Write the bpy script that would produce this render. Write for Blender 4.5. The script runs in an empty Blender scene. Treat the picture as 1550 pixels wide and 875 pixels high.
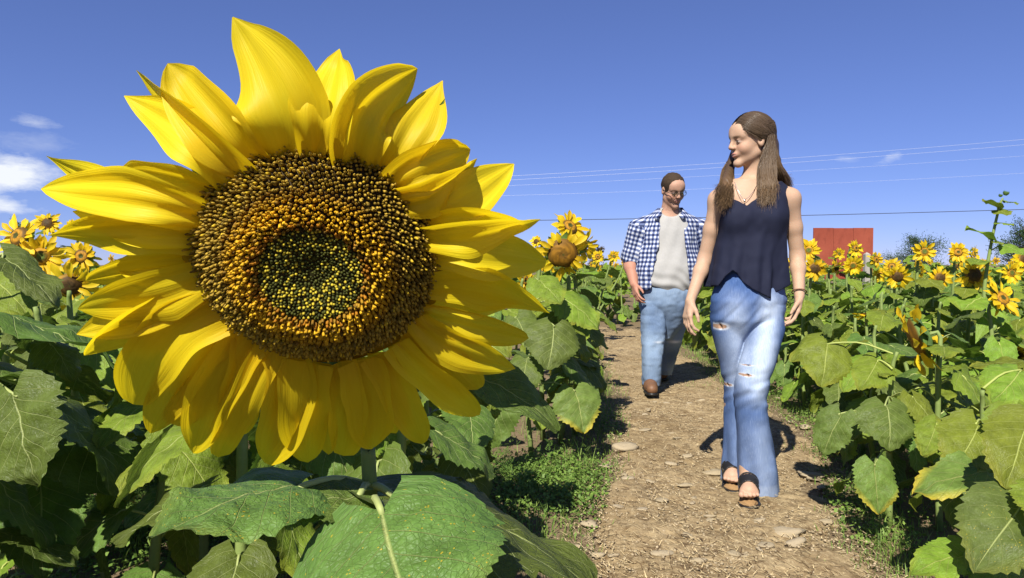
import bpy, math, random
import numpy as np
from mathutils import Vector, Matrix, Quaternion

scene = bpy.context.scene
# ------------------------------------------------------------------ camera
W0, H0, FPX = 1550.0, 875.0, 1033.3
CAM = np.array([0.0, 0.0, 1.06])
PITCH = math.atan((437.5 - 401.0) / FPX)
cam_d = bpy.data.cameras.new('camera')
cam_o = bpy.data.objects.new('camera', cam_d)
scene.collection.objects.link(cam_o)
cam_o.location = CAM
cam_o.rotation_euler = (math.pi / 2 - PITCH, 0, 0)
cam_d.sensor_width = 36.0
cam_d.lens = 36.0 * FPX / W0
cam_d.clip_start = 0.02
cam_d.clip_end = 8000.0
scene.camera = cam_o
scene.render.resolution_x, scene.render.resolution_y = 1024, 578

# ------------------------------------------------------------------ light
SUN_EL = math.radians(45.0)
SUN_AZ = math.radians(201.0)          # clockwise from +Y: behind the camera, to its left
SUN_DIR = np.array([math.sin(SUN_AZ) * math.cos(SUN_EL), math.cos(SUN_AZ) * math.cos(SUN_EL), math.sin(SUN_EL)])
sd = bpy.data.lights.new('sun', 'SUN')
sd.energy = 5.0
sd.angle = math.radians(0.53)
sd.color = (1.0, 0.945, 0.84)
so = bpy.data.objects.new('sun', sd)
scene.collection.objects.link(so)
so.rotation_euler = Vector(SUN_DIR).to_track_quat('Z', 'Y').to_euler()
so.location = (-3, -6, 8)

world = bpy.data.worlds.new('World')
scene.world = world
world.use_nodes = True
wn, wl = world.node_tree.nodes, world.node_tree.links
wn.clear()
w_out = wn.new('ShaderNodeOutputWorld')
w_bg = wn.new('ShaderNodeBackground')
w_sky = wn.new('ShaderNodeTexSky')
w_sky.sky_type = 'NISHITA'
w_sky.sun_disc = False
w_sky.sun_elevation = SUN_EL
w_sky.sun_rotation = SUN_AZ
w_sky.altitude = 200.0
w_sky.air_density = 0.75
w_sky.dust_density = 0.0
w_sky.ozone_density = 10.0
w_bg.inputs['Strength'].default_value = 0.080

def px_dir(px, py):
    u, v = (px - W0 / 2) / FPX, (H0 / 2 - py) / FPX
    c, s = math.cos(PITCH), math.sin(PITCH)
    return np.array([u, c + v * s, -s + v * c])

def P(px, py, Y):
    """world point on the ray of pixel (px,py) at depth Y"""
    d = px_dir(px, py)
    return CAM + d * (Y / d[1])

def G(px, py, z=0.0):
    d = px_dir(px, py)
    t = (z - CAM[2]) / d[2]
    return CAM + d * t

# small fair-weather clouds low in the sky, as soft noise round a few directions
tc = wn.new('ShaderNodeTexCoord')
def wmath(op, a, b=None, c=None):
    n = wn.new('ShaderNodeMath'); n.operation = op
    for i, v in enumerate((a, b, c)):
        if v is None: continue
        if isinstance(v, (int, float)): n.inputs[i].default_value = v
        else: wl.new(v, n.inputs[i])
    return n.outputs[0]
wnoi = wn.new('ShaderNodeTexNoise'); wnoi.inputs['Scale'].default_value = 11.0
wnoi.inputs['Detail'].default_value = 7.0; wnoi.inputs['Roughness'].default_value = 0.62
wmap = wn.new('ShaderNodeMapping'); wmap.inputs['Scale'].default_value = (1, 1, 2.6)
wl.new(tc.outputs['Generated'], wmap.inputs['Vector']); wl.new(wmap.outputs[0], wnoi.inputs['Vector'])
acc = None
for (px, py, sx, sz, amp) in ((22, 262, .062, .030, 1.0), (10, 312, .040, .015, 1.0), (50, 185, .028, .009, .5),
                              (-200, 250, .12, .03, 1.0), (1348, 238, .020, .009, .6), (1285, 240, .028, .006, .35),
                              (1800, 260, .12, .025, .9), (60, 222, .05, .02, .22)):
    d = px_dir(px, py); d = d / np.linalg.norm(d)
    sub = wn.new('ShaderNodeVectorMath'); sub.operation = 'SUBTRACT'
    wl.new(tc.outputs['Generated'], sub.inputs[0]); sub.inputs[1].default_value = tuple(d)
    mul = wn.new('ShaderNodeVectorMath'); mul.operation = 'MULTIPLY'
    wl.new(sub.outputs[0], mul.inputs[0]); mul.inputs[1].default_value = (1 / sx, 1 / sx, 1 / sz)
    ln = wn.new('ShaderNodeVectorMath'); ln.operation = 'LENGTH'
    wl.new(mul.outputs[0], ln.inputs[0])
    f = wmath('MULTIPLY_ADD', ln.outputs['Value'], -0.55, 0.5)
    f = wmath('ADD', f, wmath('MULTIPLY_ADD', wnoi.outputs['Fac'], 2.6, -1.3))
    n = wn.new('ShaderNodeMath'); n.operation = 'MULTIPLY'; n.use_clamp = True
    wl.new(f, n.inputs[0]); n.inputs[1].default_value = 1.5
    f = wmath('MULTIPLY', n.outputs[0], amp)
    acc = f if acc is None else wmath('MAXIMUM', acc, f)
wmix = wn.new('ShaderNodeMix'); wmix.data_type = 'RGBA'
w_gam = wn.new('ShaderNodeGamma'); w_gam.inputs['Gamma'].default_value = 0.75      # the camera's softer, more violet rendering of the blue
wl.new(w_sky.outputs[0], w_gam.inputs['Color'])
w_tint = wn.new('ShaderNodeMix'); w_tint.data_type = 'RGBA'; w_tint.blend_type = 'MULTIPLY'; w_tint.inputs['Factor'].default_value = 1.0
w_tint.clamp_result = False
wl.new(w_gam.outputs[0], w_tint.inputs['A']); w_tint.inputs['B'].default_value = (1.05, .975, 1.36, 1)
wl.new(acc, wmix.inputs['Factor']); wl.new(w_tint.outputs['Result'], wmix.inputs['A'])
wmix.inputs['B'].default_value = (6.6, 6.9, 7.4, 1)
wl.new(wmix.outputs['Result'], w_bg.inputs['Color'])
wl.new(w_bg.outputs[0], w_out.inputs['Surface'])

scene.view_settings.view_transform = 'Standard'
scene.view_settings.look = 'None'
scene.view_settings.exposure = 0.8
scene.view_settings.gamma = 1.0
scene.cycles.use_denoising = True
scene.cycles.max_bounces = 6
scene.cycles.transparent_max_bounces = 8

# ------------------------------------------------------------------ helpers
COL = scene.collection
R = np.random.RandomState(7)
rnd = random.Random(11)

def smooth(me, on=True):
    me.polygons.foreach_set('use_smooth', np.full(len(me.polygons), on, dtype=bool))
    me.update()

def mesh_np(name, verts, faces, mat=None, uv=None, col=None, sm=True, mat_idx=None):
    """faces: array (n,3)/(n,4) or list of such arrays / polygons"""
    me = bpy.data.meshes.new(name)
    verts = np.asarray(verts, dtype=np.float32)
    if isinstance(faces, np.ndarray): faces = [faces]
    faces = [np.asarray(f, dtype=np.int32) for f in faces if len(f)]
    nl = sum(f.size for f in faces); nf = sum(len(f) for f in faces)
    me.vertices.add(len(verts)); me.vertices.foreach_set('co', verts.ravel())
    me.loops.add(nl); me.polygons.add(nf)
    idx = np.concatenate([f.ravel() for f in faces])
    tot = np.concatenate([np.full(len(f), f.shape[1], dtype=np.int32) for f in faces])
    st = np.concatenate([[0], np.cumsum(tot)[:-1]]).astype(np.int32)
    me.loops.foreach_set('vertex_index', idx)
    me.polygons.foreach_set('loop_start', st)
    me.polygons.foreach_set('loop_total', tot)
    if mat_idx is not None: me.polygons.foreach_set('material_index', np.asarray(mat_idx, dtype=np.int32))
    me.update(calc_edges=True); me.validate()
    if uv is not None:
        ul = me.uv_layers.new(name='UVMap')
        ul.data.foreach_set('uv', np.asarray(uv, dtype=np.float32)[idx].ravel())
    if col is not None:
        col = np.asarray(col, dtype=np.float32)
        if col.shape[1] == 3: col = np.hstack([col, np.ones((len(col), 1), np.float32)])
        ca = me.color_attributes.new('col', 'FLOAT_COLOR', 'POINT')
        ca.data.foreach_set('color', col.ravel())
    if mat is not None:
        for m in (mat if isinstance(mat, (list, tuple)) else [mat]): me.materials.append(m)
    smooth(me, sm)
    return me

def obj(name, me, parent=None, loc=None, M=None):
    o = bpy.data.objects.new(name, me)
    COL.objects.link(o)
    if parent is not None: o.parent = parent
    if M is not None: o.matrix_local = M
    elif loc is not None: o.location = loc
    return o

def empty(name, loc):
    o = bpy.data.objects.new(name, None); COL.objects.link(o)
    o.location = loc; o.empty_display_size = 0.1
    return o

def tag(o, label=None, cat=None, group=None, kind=None):
    if label: o['label'] = label
    if cat: o['category'] = cat
    if group: o['group'] = group
    if kind: o['kind'] = kind
    return o

class MB:
    """collects shapes into one mesh"""
    def __init__(s): s.v = []; s.f3 = []; s.f4 = []; s.n = 0; s.c = []
    def add(s, v, f, c=None):
        v = np.asarray(v, float); f = np.asarray(f, int)
        (s.f3 if f.shape[1] == 3 else s.f4).append(f + s.n)
        s.v.append(v); s.n += len(v)
        if c is not None: s.c.append(np.broadcast_to(np.asarray(c, float), (len(v), 3)))
    def mesh(s, name, mat, sm=True):
        F = []
        if s.f3: F.append(np.vstack(s.f3))
        if s.f4: F.append(np.vstack(s.f4))
        return mesh_np(name, np.vstack(s.v), F, mat, col=np.vstack(s.c) if s.c else None, sm=sm)

def tube(pts, rad, n=8, cap=True):
    """swept tube; returns verts, quads, tris"""
    pts = np.asarray(pts, float); m = len(pts)
    rad = np.broadcast_to(np.asarray(rad, float), (m,))
    t = np.gradient(pts, axis=0); t /= np.linalg.norm(t, axis=1)[:, None] + 1e-9
    ref = np.array([0.0, 0, 1]) if abs(t[0][2]) < .9 else np.array([1.0, 0, 0])
    a = np.cross(t[0], ref); a /= np.linalg.norm(a)
    V = []
    ang = np.arange(n) * 2 * np.pi / n
    for i in range(m):
        a = a - t[i] * np.dot(a, t[i]); a /= np.linalg.norm(a) + 1e-9
        b = np.cross(t[i], a)
        V.append(pts[i] + rad[i] * (np.cos(ang)[:, None] * a + np.sin(ang)[:, None] * b))
    V = np.vstack(V)
    i = np.arange(m - 1)[:, None] * n; j = np.arange(n)[None]; j2 = (j + 1) % n
    Q = np.stack([i + j, i + j2, i + n + j2, i + n + j], -1).reshape(-1, 4)
    if cap:
        V = np.vstack([V, pts[:1], pts[-1:]]); c0, c1 = len(V) - 2, len(V) - 1
        j = np.arange(n); j2 = (j + 1) % n
        T = np.vstack([np.stack([np.full(n, c0), j2, j], -1),
                       np.stack([np.full(n, c1), (m - 1) * n + j, (m - 1) * n + j2], -1)])
    else: T = np.zeros((0, 3), int)
    return V, Q, T

def mb_tube(mb, pts, rad, n=8, c=None, cap=True):
    V, Q, T = tube(pts, rad, n, cap)
    base = mb.n
    mb.add(V, Q, c)
    if len(T): mb.f3.append(T + base)

def grid_faces(nu, nv):
    i, j = np.meshgrid(np.arange(nu - 1), np.arange(nv - 1), indexing='ij')
    a = (i * nv + j).ravel()
    return np.stack([a, a + nv, a + nv + 1, a + 1], -1)

def bez(p, n):
    """smooth curve through control points (Catmull-Rom)"""
    p = np.asarray(p, float)
    q = np.vstack([2 * p[0] - p[1], p, 2 * p[-1] - p[-2]])
    out = []
    t = np.linspace(0, len(p) - 1, n)
    for x in t:
        k = min(int(x), len(p) - 2); f = x - k
        a, b, c, d = q[k], q[k + 1], q[k + 2], q[k + 3]
        out.append(0.5 * (2 * b + (c - a) * f + (2 * a - 5 * b + 4 * c - d) * f * f + (3 * b - a - 3 * c + d) * f ** 3))
    return np.array(out)

def _h(ix, iy, s):
    v = np.sin(ix * 127.1 + iy * 311.7 + s * 74.7) * 43758.5453
    return v - np.floor(v)
def vn(x, y, s=0):
    x = np.asarray(x, float); y = np.asarray(y, float)
    ix, iy = np.floor(x), np.floor(y); fx, fy = x - ix, y - iy
    fx = fx * fx * (3 - 2 * fx); fy = fy * fy * (3 - 2 * fy)
    return ((_h(ix, iy, s) * (1 - fx) + _h(ix + 1, iy, s) * fx) * (1 - fy)
            + (_h(ix, iy + 1, s) * (1 - fx) + _h(ix + 1, iy + 1, s) * fx) * fy) * 2 - 1
def sstep(a, b, x):
    t = np.clip((np.asarray(x, float) - a) / (b - a), 0, 1)
    return t * t * (3 - 2 * t)
def nrm(v):
    v = np.asarray(v, float); return v / (np.linalg.norm(v) + 1e-12)
def frame(x, z):
    """4x4 with local x along x and local z near z"""
    x = nrm(x); z = np.asarray(z, float); z = nrm(z - x * np.dot(x, z)); y = np.cross(z, x)
    return Matrix(((x[0], y[0], z[0], 0), (x[1], y[1], z[1], 0), (x[2], y[2], z[2], 0), (0, 0, 0, 1)))

# ------------------------------------------------------------------ materials
class NT:
    def __init__(s, name):
        s.m = bpy.data.materials.new(name); s.m.use_nodes = True
        s.n = s.m.node_tree.nodes; s.l = s.m.node_tree.links
        s.n.clear(); s.out = s.n.new('ShaderNodeOutputMaterial')
    def set(s, inp, v):
        if v is None: return
        if hasattr(v, 'is_output'): s.l.new(v, inp)
        else: inp.default_value = v
    def node(s, typ, ins=None, out=0, **kw):
        n = s.n.new(typ)
        for k, v in kw.items(): setattr(n, k, v)
        for k, v in (ins or {}).items(): s.set(n.inputs[k], v)
        return n.outputs[out]
    def math(s, op, a, b=None, c=None, clamp=False):
        n = s.n.new('ShaderNodeMath'); n.operation = op; n.use_clamp = clamp
        for i, v in enumerate((a, b, c)): s.set(n.inputs[i], v) if v is not None else None
        return n.outputs[0]
    def mix(s, f, a, b, blend='MIX'):
        n = s.n.new('ShaderNodeMix'); n.data_type = 'RGBA'; n.blend_type = blend
        s.set(n.inputs['Factor'], f)
        s.set(n.inputs['A'], a if hasattr(a, 'is_output') else tuple(a) + (1,))
        s.set(n.inputs['B'], b if hasattr(b, 'is_output') else tuple(b) + (1,))
        return n.outputs['Result']
    def noise(s, scale, detail=3, rough=.55, vec=None, out=0):
        return s.node('ShaderNodeTexNoise', {'Scale': scale, 'Detail': detail, 'Roughness': rough, 'Vector': vec}, out)
    def ramp(s, f, stops):
        n = s.n.new('ShaderNodeValToRGB'); s.set(n.inputs[0], f)
        e = n.color_ramp.elements
        while len(e) < len(stops): e.new(0.5)
        for k, (p, c) in enumerate(stops):
            e[k].position = p
            e[k].color = (c, c, c, 1) if isinstance(c, (int, float)) else tuple(c) + (1,)
        return n.outputs[0]
    def bump(s, h, strength=.3, dist=.01, normal=None):
        return s.node('ShaderNodeBump', {'Height': h, 'Strength': strength, 'Distance': dist, 'Normal': normal})
    def coord(s, which='Object'): return s.node('ShaderNodeTexCoord', out={'Generated': 0, 'Normal': 1, 'UV': 2, 'Object': 3}[which])
    def geo(s, out): return s.n.new('ShaderNodeNewGeometry').outputs[out]
    def attr(s, name='col', out='Color'):
        n = s.n.new('ShaderNodeAttribute'); n.attribute_name = name; return n.outputs[out]
    def done(s, color, rough=.6, spec=.4, normal=None, trans=0.0, trans_col=None, metal=0.0, sss=0.0, sheen=0.0):
        b = s.n.new('ShaderNodeBsdfPrincipled')
        s.set(b.inputs['Base Color'], color if hasattr(color, 'is_output') else tuple(color) + (1,))
        s.set(b.inputs['Roughness'], rough); s.set(b.inputs['Specular IOR Level'], spec)
        s.set(b.inputs['Metallic'], metal)
        if sheen: s.set(b.inputs['Sheen Weight'], sheen)
        if sss:
            b.inputs['Subsurface Weight'].default_value = sss
            b.inputs['Subsurface Radius'].default_value = (.012, .005, .003)
            b.inputs['Subsurface Scale'].default_value = 1.0
        if normal is not None: s.l.new(normal, b.inputs['Normal'])
        sh = b.outputs[0]
        if trans:
            t = s.n.new('ShaderNodeBsdfTranslucent')
            s.set(t.inputs['Color'], (trans_col if hasattr(trans_col, 'is_output') else tuple(trans_col) + (1,)) if trans_col is not None else color)
            if normal is not None: s.l.new(normal, t.inputs['Normal'])
            mx = s.n.new('ShaderNodeMixShader'); s.set(mx.inputs[0], trans)
            s.l.new(sh, mx.inputs[1]); s.l.new(t.outputs[0], mx.inputs[2]); sh = mx.outputs[0]
        s.l.new(sh, s.out.inputs['Surface'])
        return s.m

def leaf_material(name, base, vein, yellow=0.0, spots=0.0, trans_col=(.16, .30, .03), veinw=.06, nv=7.0):
    t = NT(name)
    uv = t.coord('UV')
    sp = t.n.new('ShaderNodeSeparateXYZ'); t.l.new(uv, sp.inputs[0])
    u, v = sp.outputs[0], t.math('MULTIPLY_ADD', sp.outputs[1], 2.0, -1.0)
    av = t.math('ABSOLUTE', v)
    no = t.noise(5.0, 4, .6, uv)
    # side veins leave the midrib at a slant and curve to the tip
    w = t.math('SUBTRACT', u, t.math('MULTIPLY', t.math('POWER', av, .85), .36))
    w = t.math('ADD', w, t.math('MULTIPLY', t.math('SIGN', v), .035))
    fr = t.math('ABSOLUTE', t.math('SUBTRACT', t.math('FRACT', t.math('MULTIPLY', w, nv)), .5))
    wid = t.math('MULTIPLY_ADD', av, -veinw * .6, veinw)
    side = t.math('SUBTRACT', 1.0, t.math('DIVIDE', fr, wid), clamp=True)
    mid = t.math('SUBTRACT', 1.0, t.math('DIVIDE', av, .030), clamp=True)
    vo = t.node('ShaderNodeTexVoronoi', {'Scale': 26.0, 'Vector': uv}, feature='DISTANCE_TO_EDGE')
    fine = t.math('SUBTRACT', 1.0, t.math('DIVIDE', vo, .06), clamp=True)
    vm = t.math('MAXIMUM', t.math('MULTIPLY', side, .70), mid)
    rndv = t.node('ShaderNodeObjectInfo', out=5)
    base2 = t.mix(t.math('MULTIPLY_ADD', no, 1.6, -.35, clamp=True), tuple(np.array(base) * .62), tuple(np.array(base) * 1.40 + np.array([.012, .014, .004])))
    hs = t.n.new('ShaderNodeHueSaturation'); t.l.new(base2, hs.inputs['Color'])
    t.l.new(t.math('MULTIPLY_ADD', rndv, .05, .478), hs.inputs['Hue'])
    t.l.new(t.math('MULTIPLY_ADD', rndv, .5, .78), hs.inputs['Value'])
    c = hs.outputs[0]
    c = t.mix(t.math('MULTIPLY', fine, .10), c, tuple(np.array(vein) * .8))
    if yellow:
        yl = t.math('MULTIPLY', t.math('MULTIPLY_ADD', t.math('ADD', t.math('MULTIPLY', u, .8), t.math('MULTIPLY', av, .55)), 2.6, -2.25, clamp=True), yellow)
        yl = t.math('MULTIPLY', yl, t.math('MULTIPLY_ADD', no, 2.2, -.3, clamp=True), clamp=True)
        c = t.mix(yl, c, (.52, .42, .04))
        brn = t.math('MULTIPLY_ADD', t.math('MULTIPLY', yl, t.noise(14, 3, .6, uv)), 3.0, -1.25, clamp=True)
        c = t.mix(brn, c, (.20, .09, .02))
    if spots:
        vs = t.node('ShaderNodeTexVoronoi', {'Scale': 34.0, 'Vector': uv, 'Randomness': 1.0})
        ms = t.math('MULTIPLY', t.math('LESS_THAN', vs, .17), t.math('GREATER_THAN', t.noise(6.0, 2, .5, uv), .52))
        c = t.mix(t.math('MULTIPLY', ms, spots), c, (.50, .38, .03))
    c = t.mix(vm, c, vein)
    hgt = t.math('ADD', t.math('MULTIPLY', vm, -.22), t.math('ADD', t.math('MULTIPLY', no, 1.1), t.math('MULTIPLY', fine, -.05)))
    nb = t.bump(hgt, .8, .012)
    rough = t.math('MULTIPLY_ADD', no, .25, .38)
    return t.done(c, rough, .30, nb, .30, t.mix(.5, c, trans_col))

M = {}
M['leaf'] = leaf_material('sunflower_leaf', (.098, .150, .024), (.42, .48, .17))
M['leaf_bright'] = leaf_material('sunflower_leaf_bright', (.165, .228, .020), (.46, .52, .14), yellow=.25)
M['leaf_yellow'] = leaf_material('sunflower_leaf_yellowing', (.13, .20, .035), (.36, .40, .13), yellow=1.3)
M['leaf_hero'] = leaf_material('sunflower_leaf_spotted', (.105, .165, .034), (.44, .50, .18), spots=.8, yellow=.15, veinw=.035, nv=6.0)
t = NT('sunflower_stem'); oc = t.coord()
M['stem'] = t.done(t.mix(t.noise(30, 3, .6, oc), (.13, .20, .045), (.26, .32, .10)), .6, .3, t.bump(t.noise(240, 2, .6, oc), .3, .002), .1)
t = NT('bract'); oc = t.coord()
M['bract'] = t.done(t.mix(t.noise(40, 2, .5, oc), (.09, .17, .035), (.17, .28, .07)), .55, .35, None, .3)

def petal_material(name, a, b, streak=26.0):
    t = NT(name)
    uv = t.coord('UV')
    sp = t.n.new('ShaderNodeSeparateXYZ'); t.l.new(uv, sp.inputs[0])
    mp = t.node('ShaderNodeMapping', {'Vector': uv, 'Scale': (1.3, streak, 1)})
    st = t.noise(1.0, 4, .6, mp)
    c = t.mix(t.math('MULTIPLY_ADD', st, 1.6, -.3, clamp=True), a, b)
    base = t.math('SUBTRACT', 1.0, t.math('MULTIPLY', sp.outputs[0], 3.2), clamp=True)
    c = t.mix(t.math('MULTIPLY', base, .40), c, (.70, .38, .004))
    rv = t.node('ShaderNodeObjectInfo', out=5)
    hs = t.n.new('ShaderNodeHueSaturation'); t.l.new(c, hs.inputs['Color'])
    t.l.new(t.math('MULTIPLY_ADD', rv, .016, .490), hs.inputs['Hue'])
    t.l.new(t.math('MULTIPLY_ADD', rv, .16, .9), hs.inputs['Value'])
    nb = t.bump(st, .28, .003)
    return t.done(hs.outputs[0], .50, .25, nb, .50, t.mix(.35, hs.outputs[0], (.90, .68, .006)))
M['petal'] = petal_material('ray_petal', (.80, .605, .008), (.88, .725, .022), 14.0)
M['petal_far'] = petal_material('ray_petal_small', (.80, .53, .012), (.90, .68, .03), 9.0)
t = NT('floret'); cc = t.attr()
M['floret'] = t.done(cc, .65, .2, None, .12)
# ------------------------------------------------------------------ ground and path
def ground_h(x, y):
    return .020 * vn(x * 1.3, y * 1.3, 3) + .010 * vn(x * 3.7, y * 3.7, 5)

PATH = np.array([(0.62, 1.2, .62), (.68, 2.0, .50), (.80, 2.6, .51), (1.02, 3.4, .55), (1.28, 4.4, .60), (1.36, 5.4, .52),
                 (1.46, 7.0, .50), (1.62, 9.0, .48), (1.70, 10.6, .48), (1.2, 11.4, .45), (-.3, 11.7, .45), (-3.0, 11.9, .45)])
PC = bez(PATH, 400)
def path_dist(x, y):
    """signed distance outside the path edge (negative on the path)"""
    x = np.atleast_1d(np.asarray(x, float)); y = np.atleast_1d(np.asarray(y, float))
    out = np.full(x.shape, 1e9)
    q = PC[::4]
    for a, b, w in q:
        out = np.minimum(out, np.hypot(x - a, y - b) - w)
    return out

t = NT('field_soil'); oc = t.coord()
n1, n2, n3 = t.noise(2.2, 5, .6, oc), t.noise(28, 5, .65, oc), t.noise(120, 3, .6, oc)
c = t.mix(t.math('MULTIPLY_ADD', n1, 2.0, -.5, clamp=True), (.14, .103, .060), (.23, .175, .105))
c = t.mix(t.math('MULTIPLY_ADD', n2, 2.6, -.95, clamp=True), c, (.14, .098, .055))
M['soil'] = t.done(c, .9, .15, t.bump(t.math('ADD', n2, t.math('MULTIPLY', n3, .4)), .7, .02))

t = NT('path_dirt'); oc = t.coord()
mp = t.node('ShaderNodeMapping', {'Vector': oc, 'Scale': (1, .45, 1), 'Rotation': (0, 0, .5)})
n1, n2, n3, n4 = t.noise(1.7, 4, .6, oc), t.noise(20, 6, .7, oc), t.noise(75, 4, .7, mp), t.noise(7, 5, .6, oc)
c = t.mix(t.math('MULTIPLY_ADD', n1, 2.4, -.7, clamp=True), (.225, .163, .086), (.37, .282, .160))
c = t.mix(t.math('MULTIPLY_ADD', n4, 3.0, -1.35, clamp=True), c, (.19, .130, .064))
c = t.mix(t.math('MULTIPLY_ADD', n2, 4.5, -2.15, clamp=True), c, (.11, .070, .034))
c = t.mix(t.math('MULTIPLY_ADD', n3, 5.0, -2.75, clamp=True), c, (.50, .40, .245))
M['dirt'] = t.done(c, .92, .12, t.bump(t.math('ADD', n2, t.math('MULTIPLY', n3, .5)), .8, .016))

xs = np.concatenate([-np.geomspace(5, 3000, 40)[::-1], np.arange(-4.9, 6.0, .06), np.geomspace(6.1, 3000, 40)])
ys = np.concatenate([-np.geomspace(.5, 60, 14)[::-1], np.arange(-.4, 8, .06), np.geomspace(8.1, 4000, 60)])
X, Y = np.meshgrid(xs, ys, indexing='ij')
Z = ground_h(X, Y) * sstep(60, 20, np.hypot(X, Y))
me = mesh_np('ground', np.stack([X, Y, Z], -1).reshape(-1, 3), grid_faces(len(xs), len(ys))[:, ::-1], M['soil'])
ground = tag(obj('ground', me), 'brown field soil between the sunflower plants', kind='structure')

# the trodden path: a finely broken sheet that rises out of the soil at its ragged edges
nl, nw = 900, 90
pc = bez(PATH, nl)
tan = np.gradient(pc[:, :2], axis=0); tan /= np.linalg.norm(tan, axis=1)[:, None]
nor = np.stack([tan[:, 1], -tan[:, 0]], -1)
s = np.linspace(-1.12, 1.12, nw)
PX = pc[:, None, 0] + nor[:, None, 0] * pc[:, None, 2] * s[None]
PY = pc[:, None, 1] + nor[:, None, 1] * pc[:, None, 2] * s[None]
edge = 1.0 - np.abs(s)[None] + .16 * vn(PX * 5, PY * 5, 8) + .08 * vn(PX * 14, PY * 14, 9)
fine = .006 * vn(PX * 16, PY * 16, 1) + .0045 * vn(PX * 38, PY * 38, 2) + .008 * vn(PX * 6, PY * 6, 4)
PZ = ground_h(PX, PY) - .022 + .040 * sstep(-.1, .28, edge) + fine * sstep(-.1, .3, edge)
me = mesh_np('dirt_path', np.stack([PX, PY, PZ], -1).reshape(-1, 3), grid_faces(nl, nw)[:, ::-1], M['dirt'])
path = tag(obj('dirt_path', me), 'trodden tan dirt path with stones and dry straw', kind='structure')
def path_z(x, y): return ground_h(x, y) + .018

# stones: flattish lumps, each a part of the path
t = NT('field_stone'); oc = t.coord()
n1 = t.noise(9, 4, .6, oc); rv = t.node('ShaderNodeObjectInfo', out=5)
c = t.mix(n1, (.27, .212, .128), (.40, .33, .215)); c = t.mix(t.math('MULTIPLY', rv, .4), c, (.40, .33, .24))
M['stone'] = t.done(c, .85, .2, t.bump(t.noise(60, 4, .6, oc), .5, .006))
def stone_mesh(seed):
    r = np.random.RandomState(seed); nu, nv_ = 7, 10
    th = np.linspace(0, np.pi, nu); ph = np.arange(nv_) * 2 * np.pi / nv_
    V = []
    k = r.normal(size=(5, 3)); a = r.uniform(.06, .17, 5)
    for q in th:
        for p in ph:
            d = np.array([math.sin(q) * math.cos(p), math.sin(q) * math.sin(p), math.cos(q)])
            rr = 1 + sum(a[i] * math.sin(2.3 * np.dot(k[i], d) + i) for i in range(5))
            d = np.sign(d) * np.abs(d) ** .8
            V.append(d * rr * np.array([1, .75, .42]))
    F = []
    for i in range(nu - 1):
        for j in range(nv_): F.append((i * nv_ + j, (i + 1) * nv_ + j, (i + 1) * nv_ + (j + 1) % nv_, i * nv_ + (j + 1) % nv_))
    return mesh_np('stone', V, np.array(F), M['stone'])
STONES = [stone_mesh(i) for i in range(6)]
spots = [(628, 0, 0)][:0]
for (px, py, w) in ((1128, 545, 60), ):
    pass
stone_px = [(1085, 724, 34), (1228, 728, 40), (1190, 820, 52), (1158, 838, 26), (1000, 848, 40), (945, 690, 40), (1040, 745, 26), (905, 842, 24),
            (930, 845, 20), (1245, 745, 22), (1015, 712, 22), (975, 660, 18), (1062, 612, 14), (1205, 835, 40), (1150, 800, 22), (1010, 615, 14),
            (950, 735, 24), (1000, 770, 22), (895, 800, 26), (872, 828, 18), (1075, 790, 20), (1110, 850, 22), (1055, 860, 26), (1180, 610, 14),
            (1220, 650, 18), (1015, 665, 14), (985, 740, 16), (935, 780, 18), (1250, 800, 24), (1040, 700, 14), (920, 715, 20), (965, 810, 15)]
for k in range(70):
    q = PC[rnd.randrange(20, 260)]
    a = rnd.uniform(-1, 1) * q[2]
    stone_px.append((q[0] + a, q[1] + rnd.uniform(-.1, .1), -rnd.uniform(.010, .028)))
for k, (a, b, w) in enumerate(stone_px):
    if w > 0:
        g = G(a, b); size = w / FPX * g[1] * .5; x, y = g[0], g[1]
    else: x, y, size = a, b, -w
    o = obj('stone', STONES[k % 6], path)
    o.location = (x, y, float(path_z(x, y)) + size * .06)
    o.rotation_euler = (rnd.uniform(-.15, .15), rnd.uniform(-.15, .15), rnd.uniform(0, 6.28) if w < 0 else rnd.uniform(-.6, .6))
    o.scale = (size, size * rnd.uniform(.6, 1.1), size * rnd.uniform(.35, .7))

# loose pebbles and dry straw, too many to count
mb = MB()
oct_v = np.array([(1, 0, 0), (-1, 0, 0), (0, 1, 0), (0, -1, 0), (0, 0, 1), (0, 0, -1)], float)
oct_f = np.array([(0, 2, 4), (2, 1, 4), (1, 3, 4), (3, 0, 4), (2, 0, 5), (1, 2, 5), (3, 1, 5), (0, 3, 5)])
def on_path(n, lo=25, hi=330, spread=1.0, pw=1.0):
    idx = (lo + (hi - lo) * R.rand(n) ** pw).astype(int); q = PC[idx]
    t_ = np.gradient(PC[:, :2], axis=0)[idx]; t_ /= np.linalg.norm(t_, axis=1)[:, None]
    a = R.uniform(-spread, spread, n) * q[:, 2]
    return q[:, 0] + t_[:, 1] * a, q[:, 1] - t_[:, 0] * a
px_, py_ = on_path(6500, spread=1.08, pw=1.5)
for x, y in zip(px_, py_):
    s_ = R.uniform(.003, .010); a = R.rand() * 6.28
    rot = np.array([[math.cos(a), -math.sin(a), 0], [math.sin(a), math.cos(a), 0], [0, 0, 1]])
    v = (oct_v * R.uniform(.7, 1.2, (6, 1)) * np.array([1, .8, .55]) * s_) @ rot.T + np.array([x, y, path_z(x, y) + s_ * .2])
    g_ = R.uniform(.75, 1.15)
    mb.add(v, oct_f, np.array([.35, .28, .18]) * g_)
t = NT('pebble'); M['pebble'] = t.done(t.attr(), .9, .15)
tag(obj('pebbles', mb.mesh('pebbles', M['pebble'], sm=True)), 'scattered small pebbles and clods on the path', kind='stuff')
mb = MB()
px_, py_ = on_path(15000, spread=1.2, pw=1.5)
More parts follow.
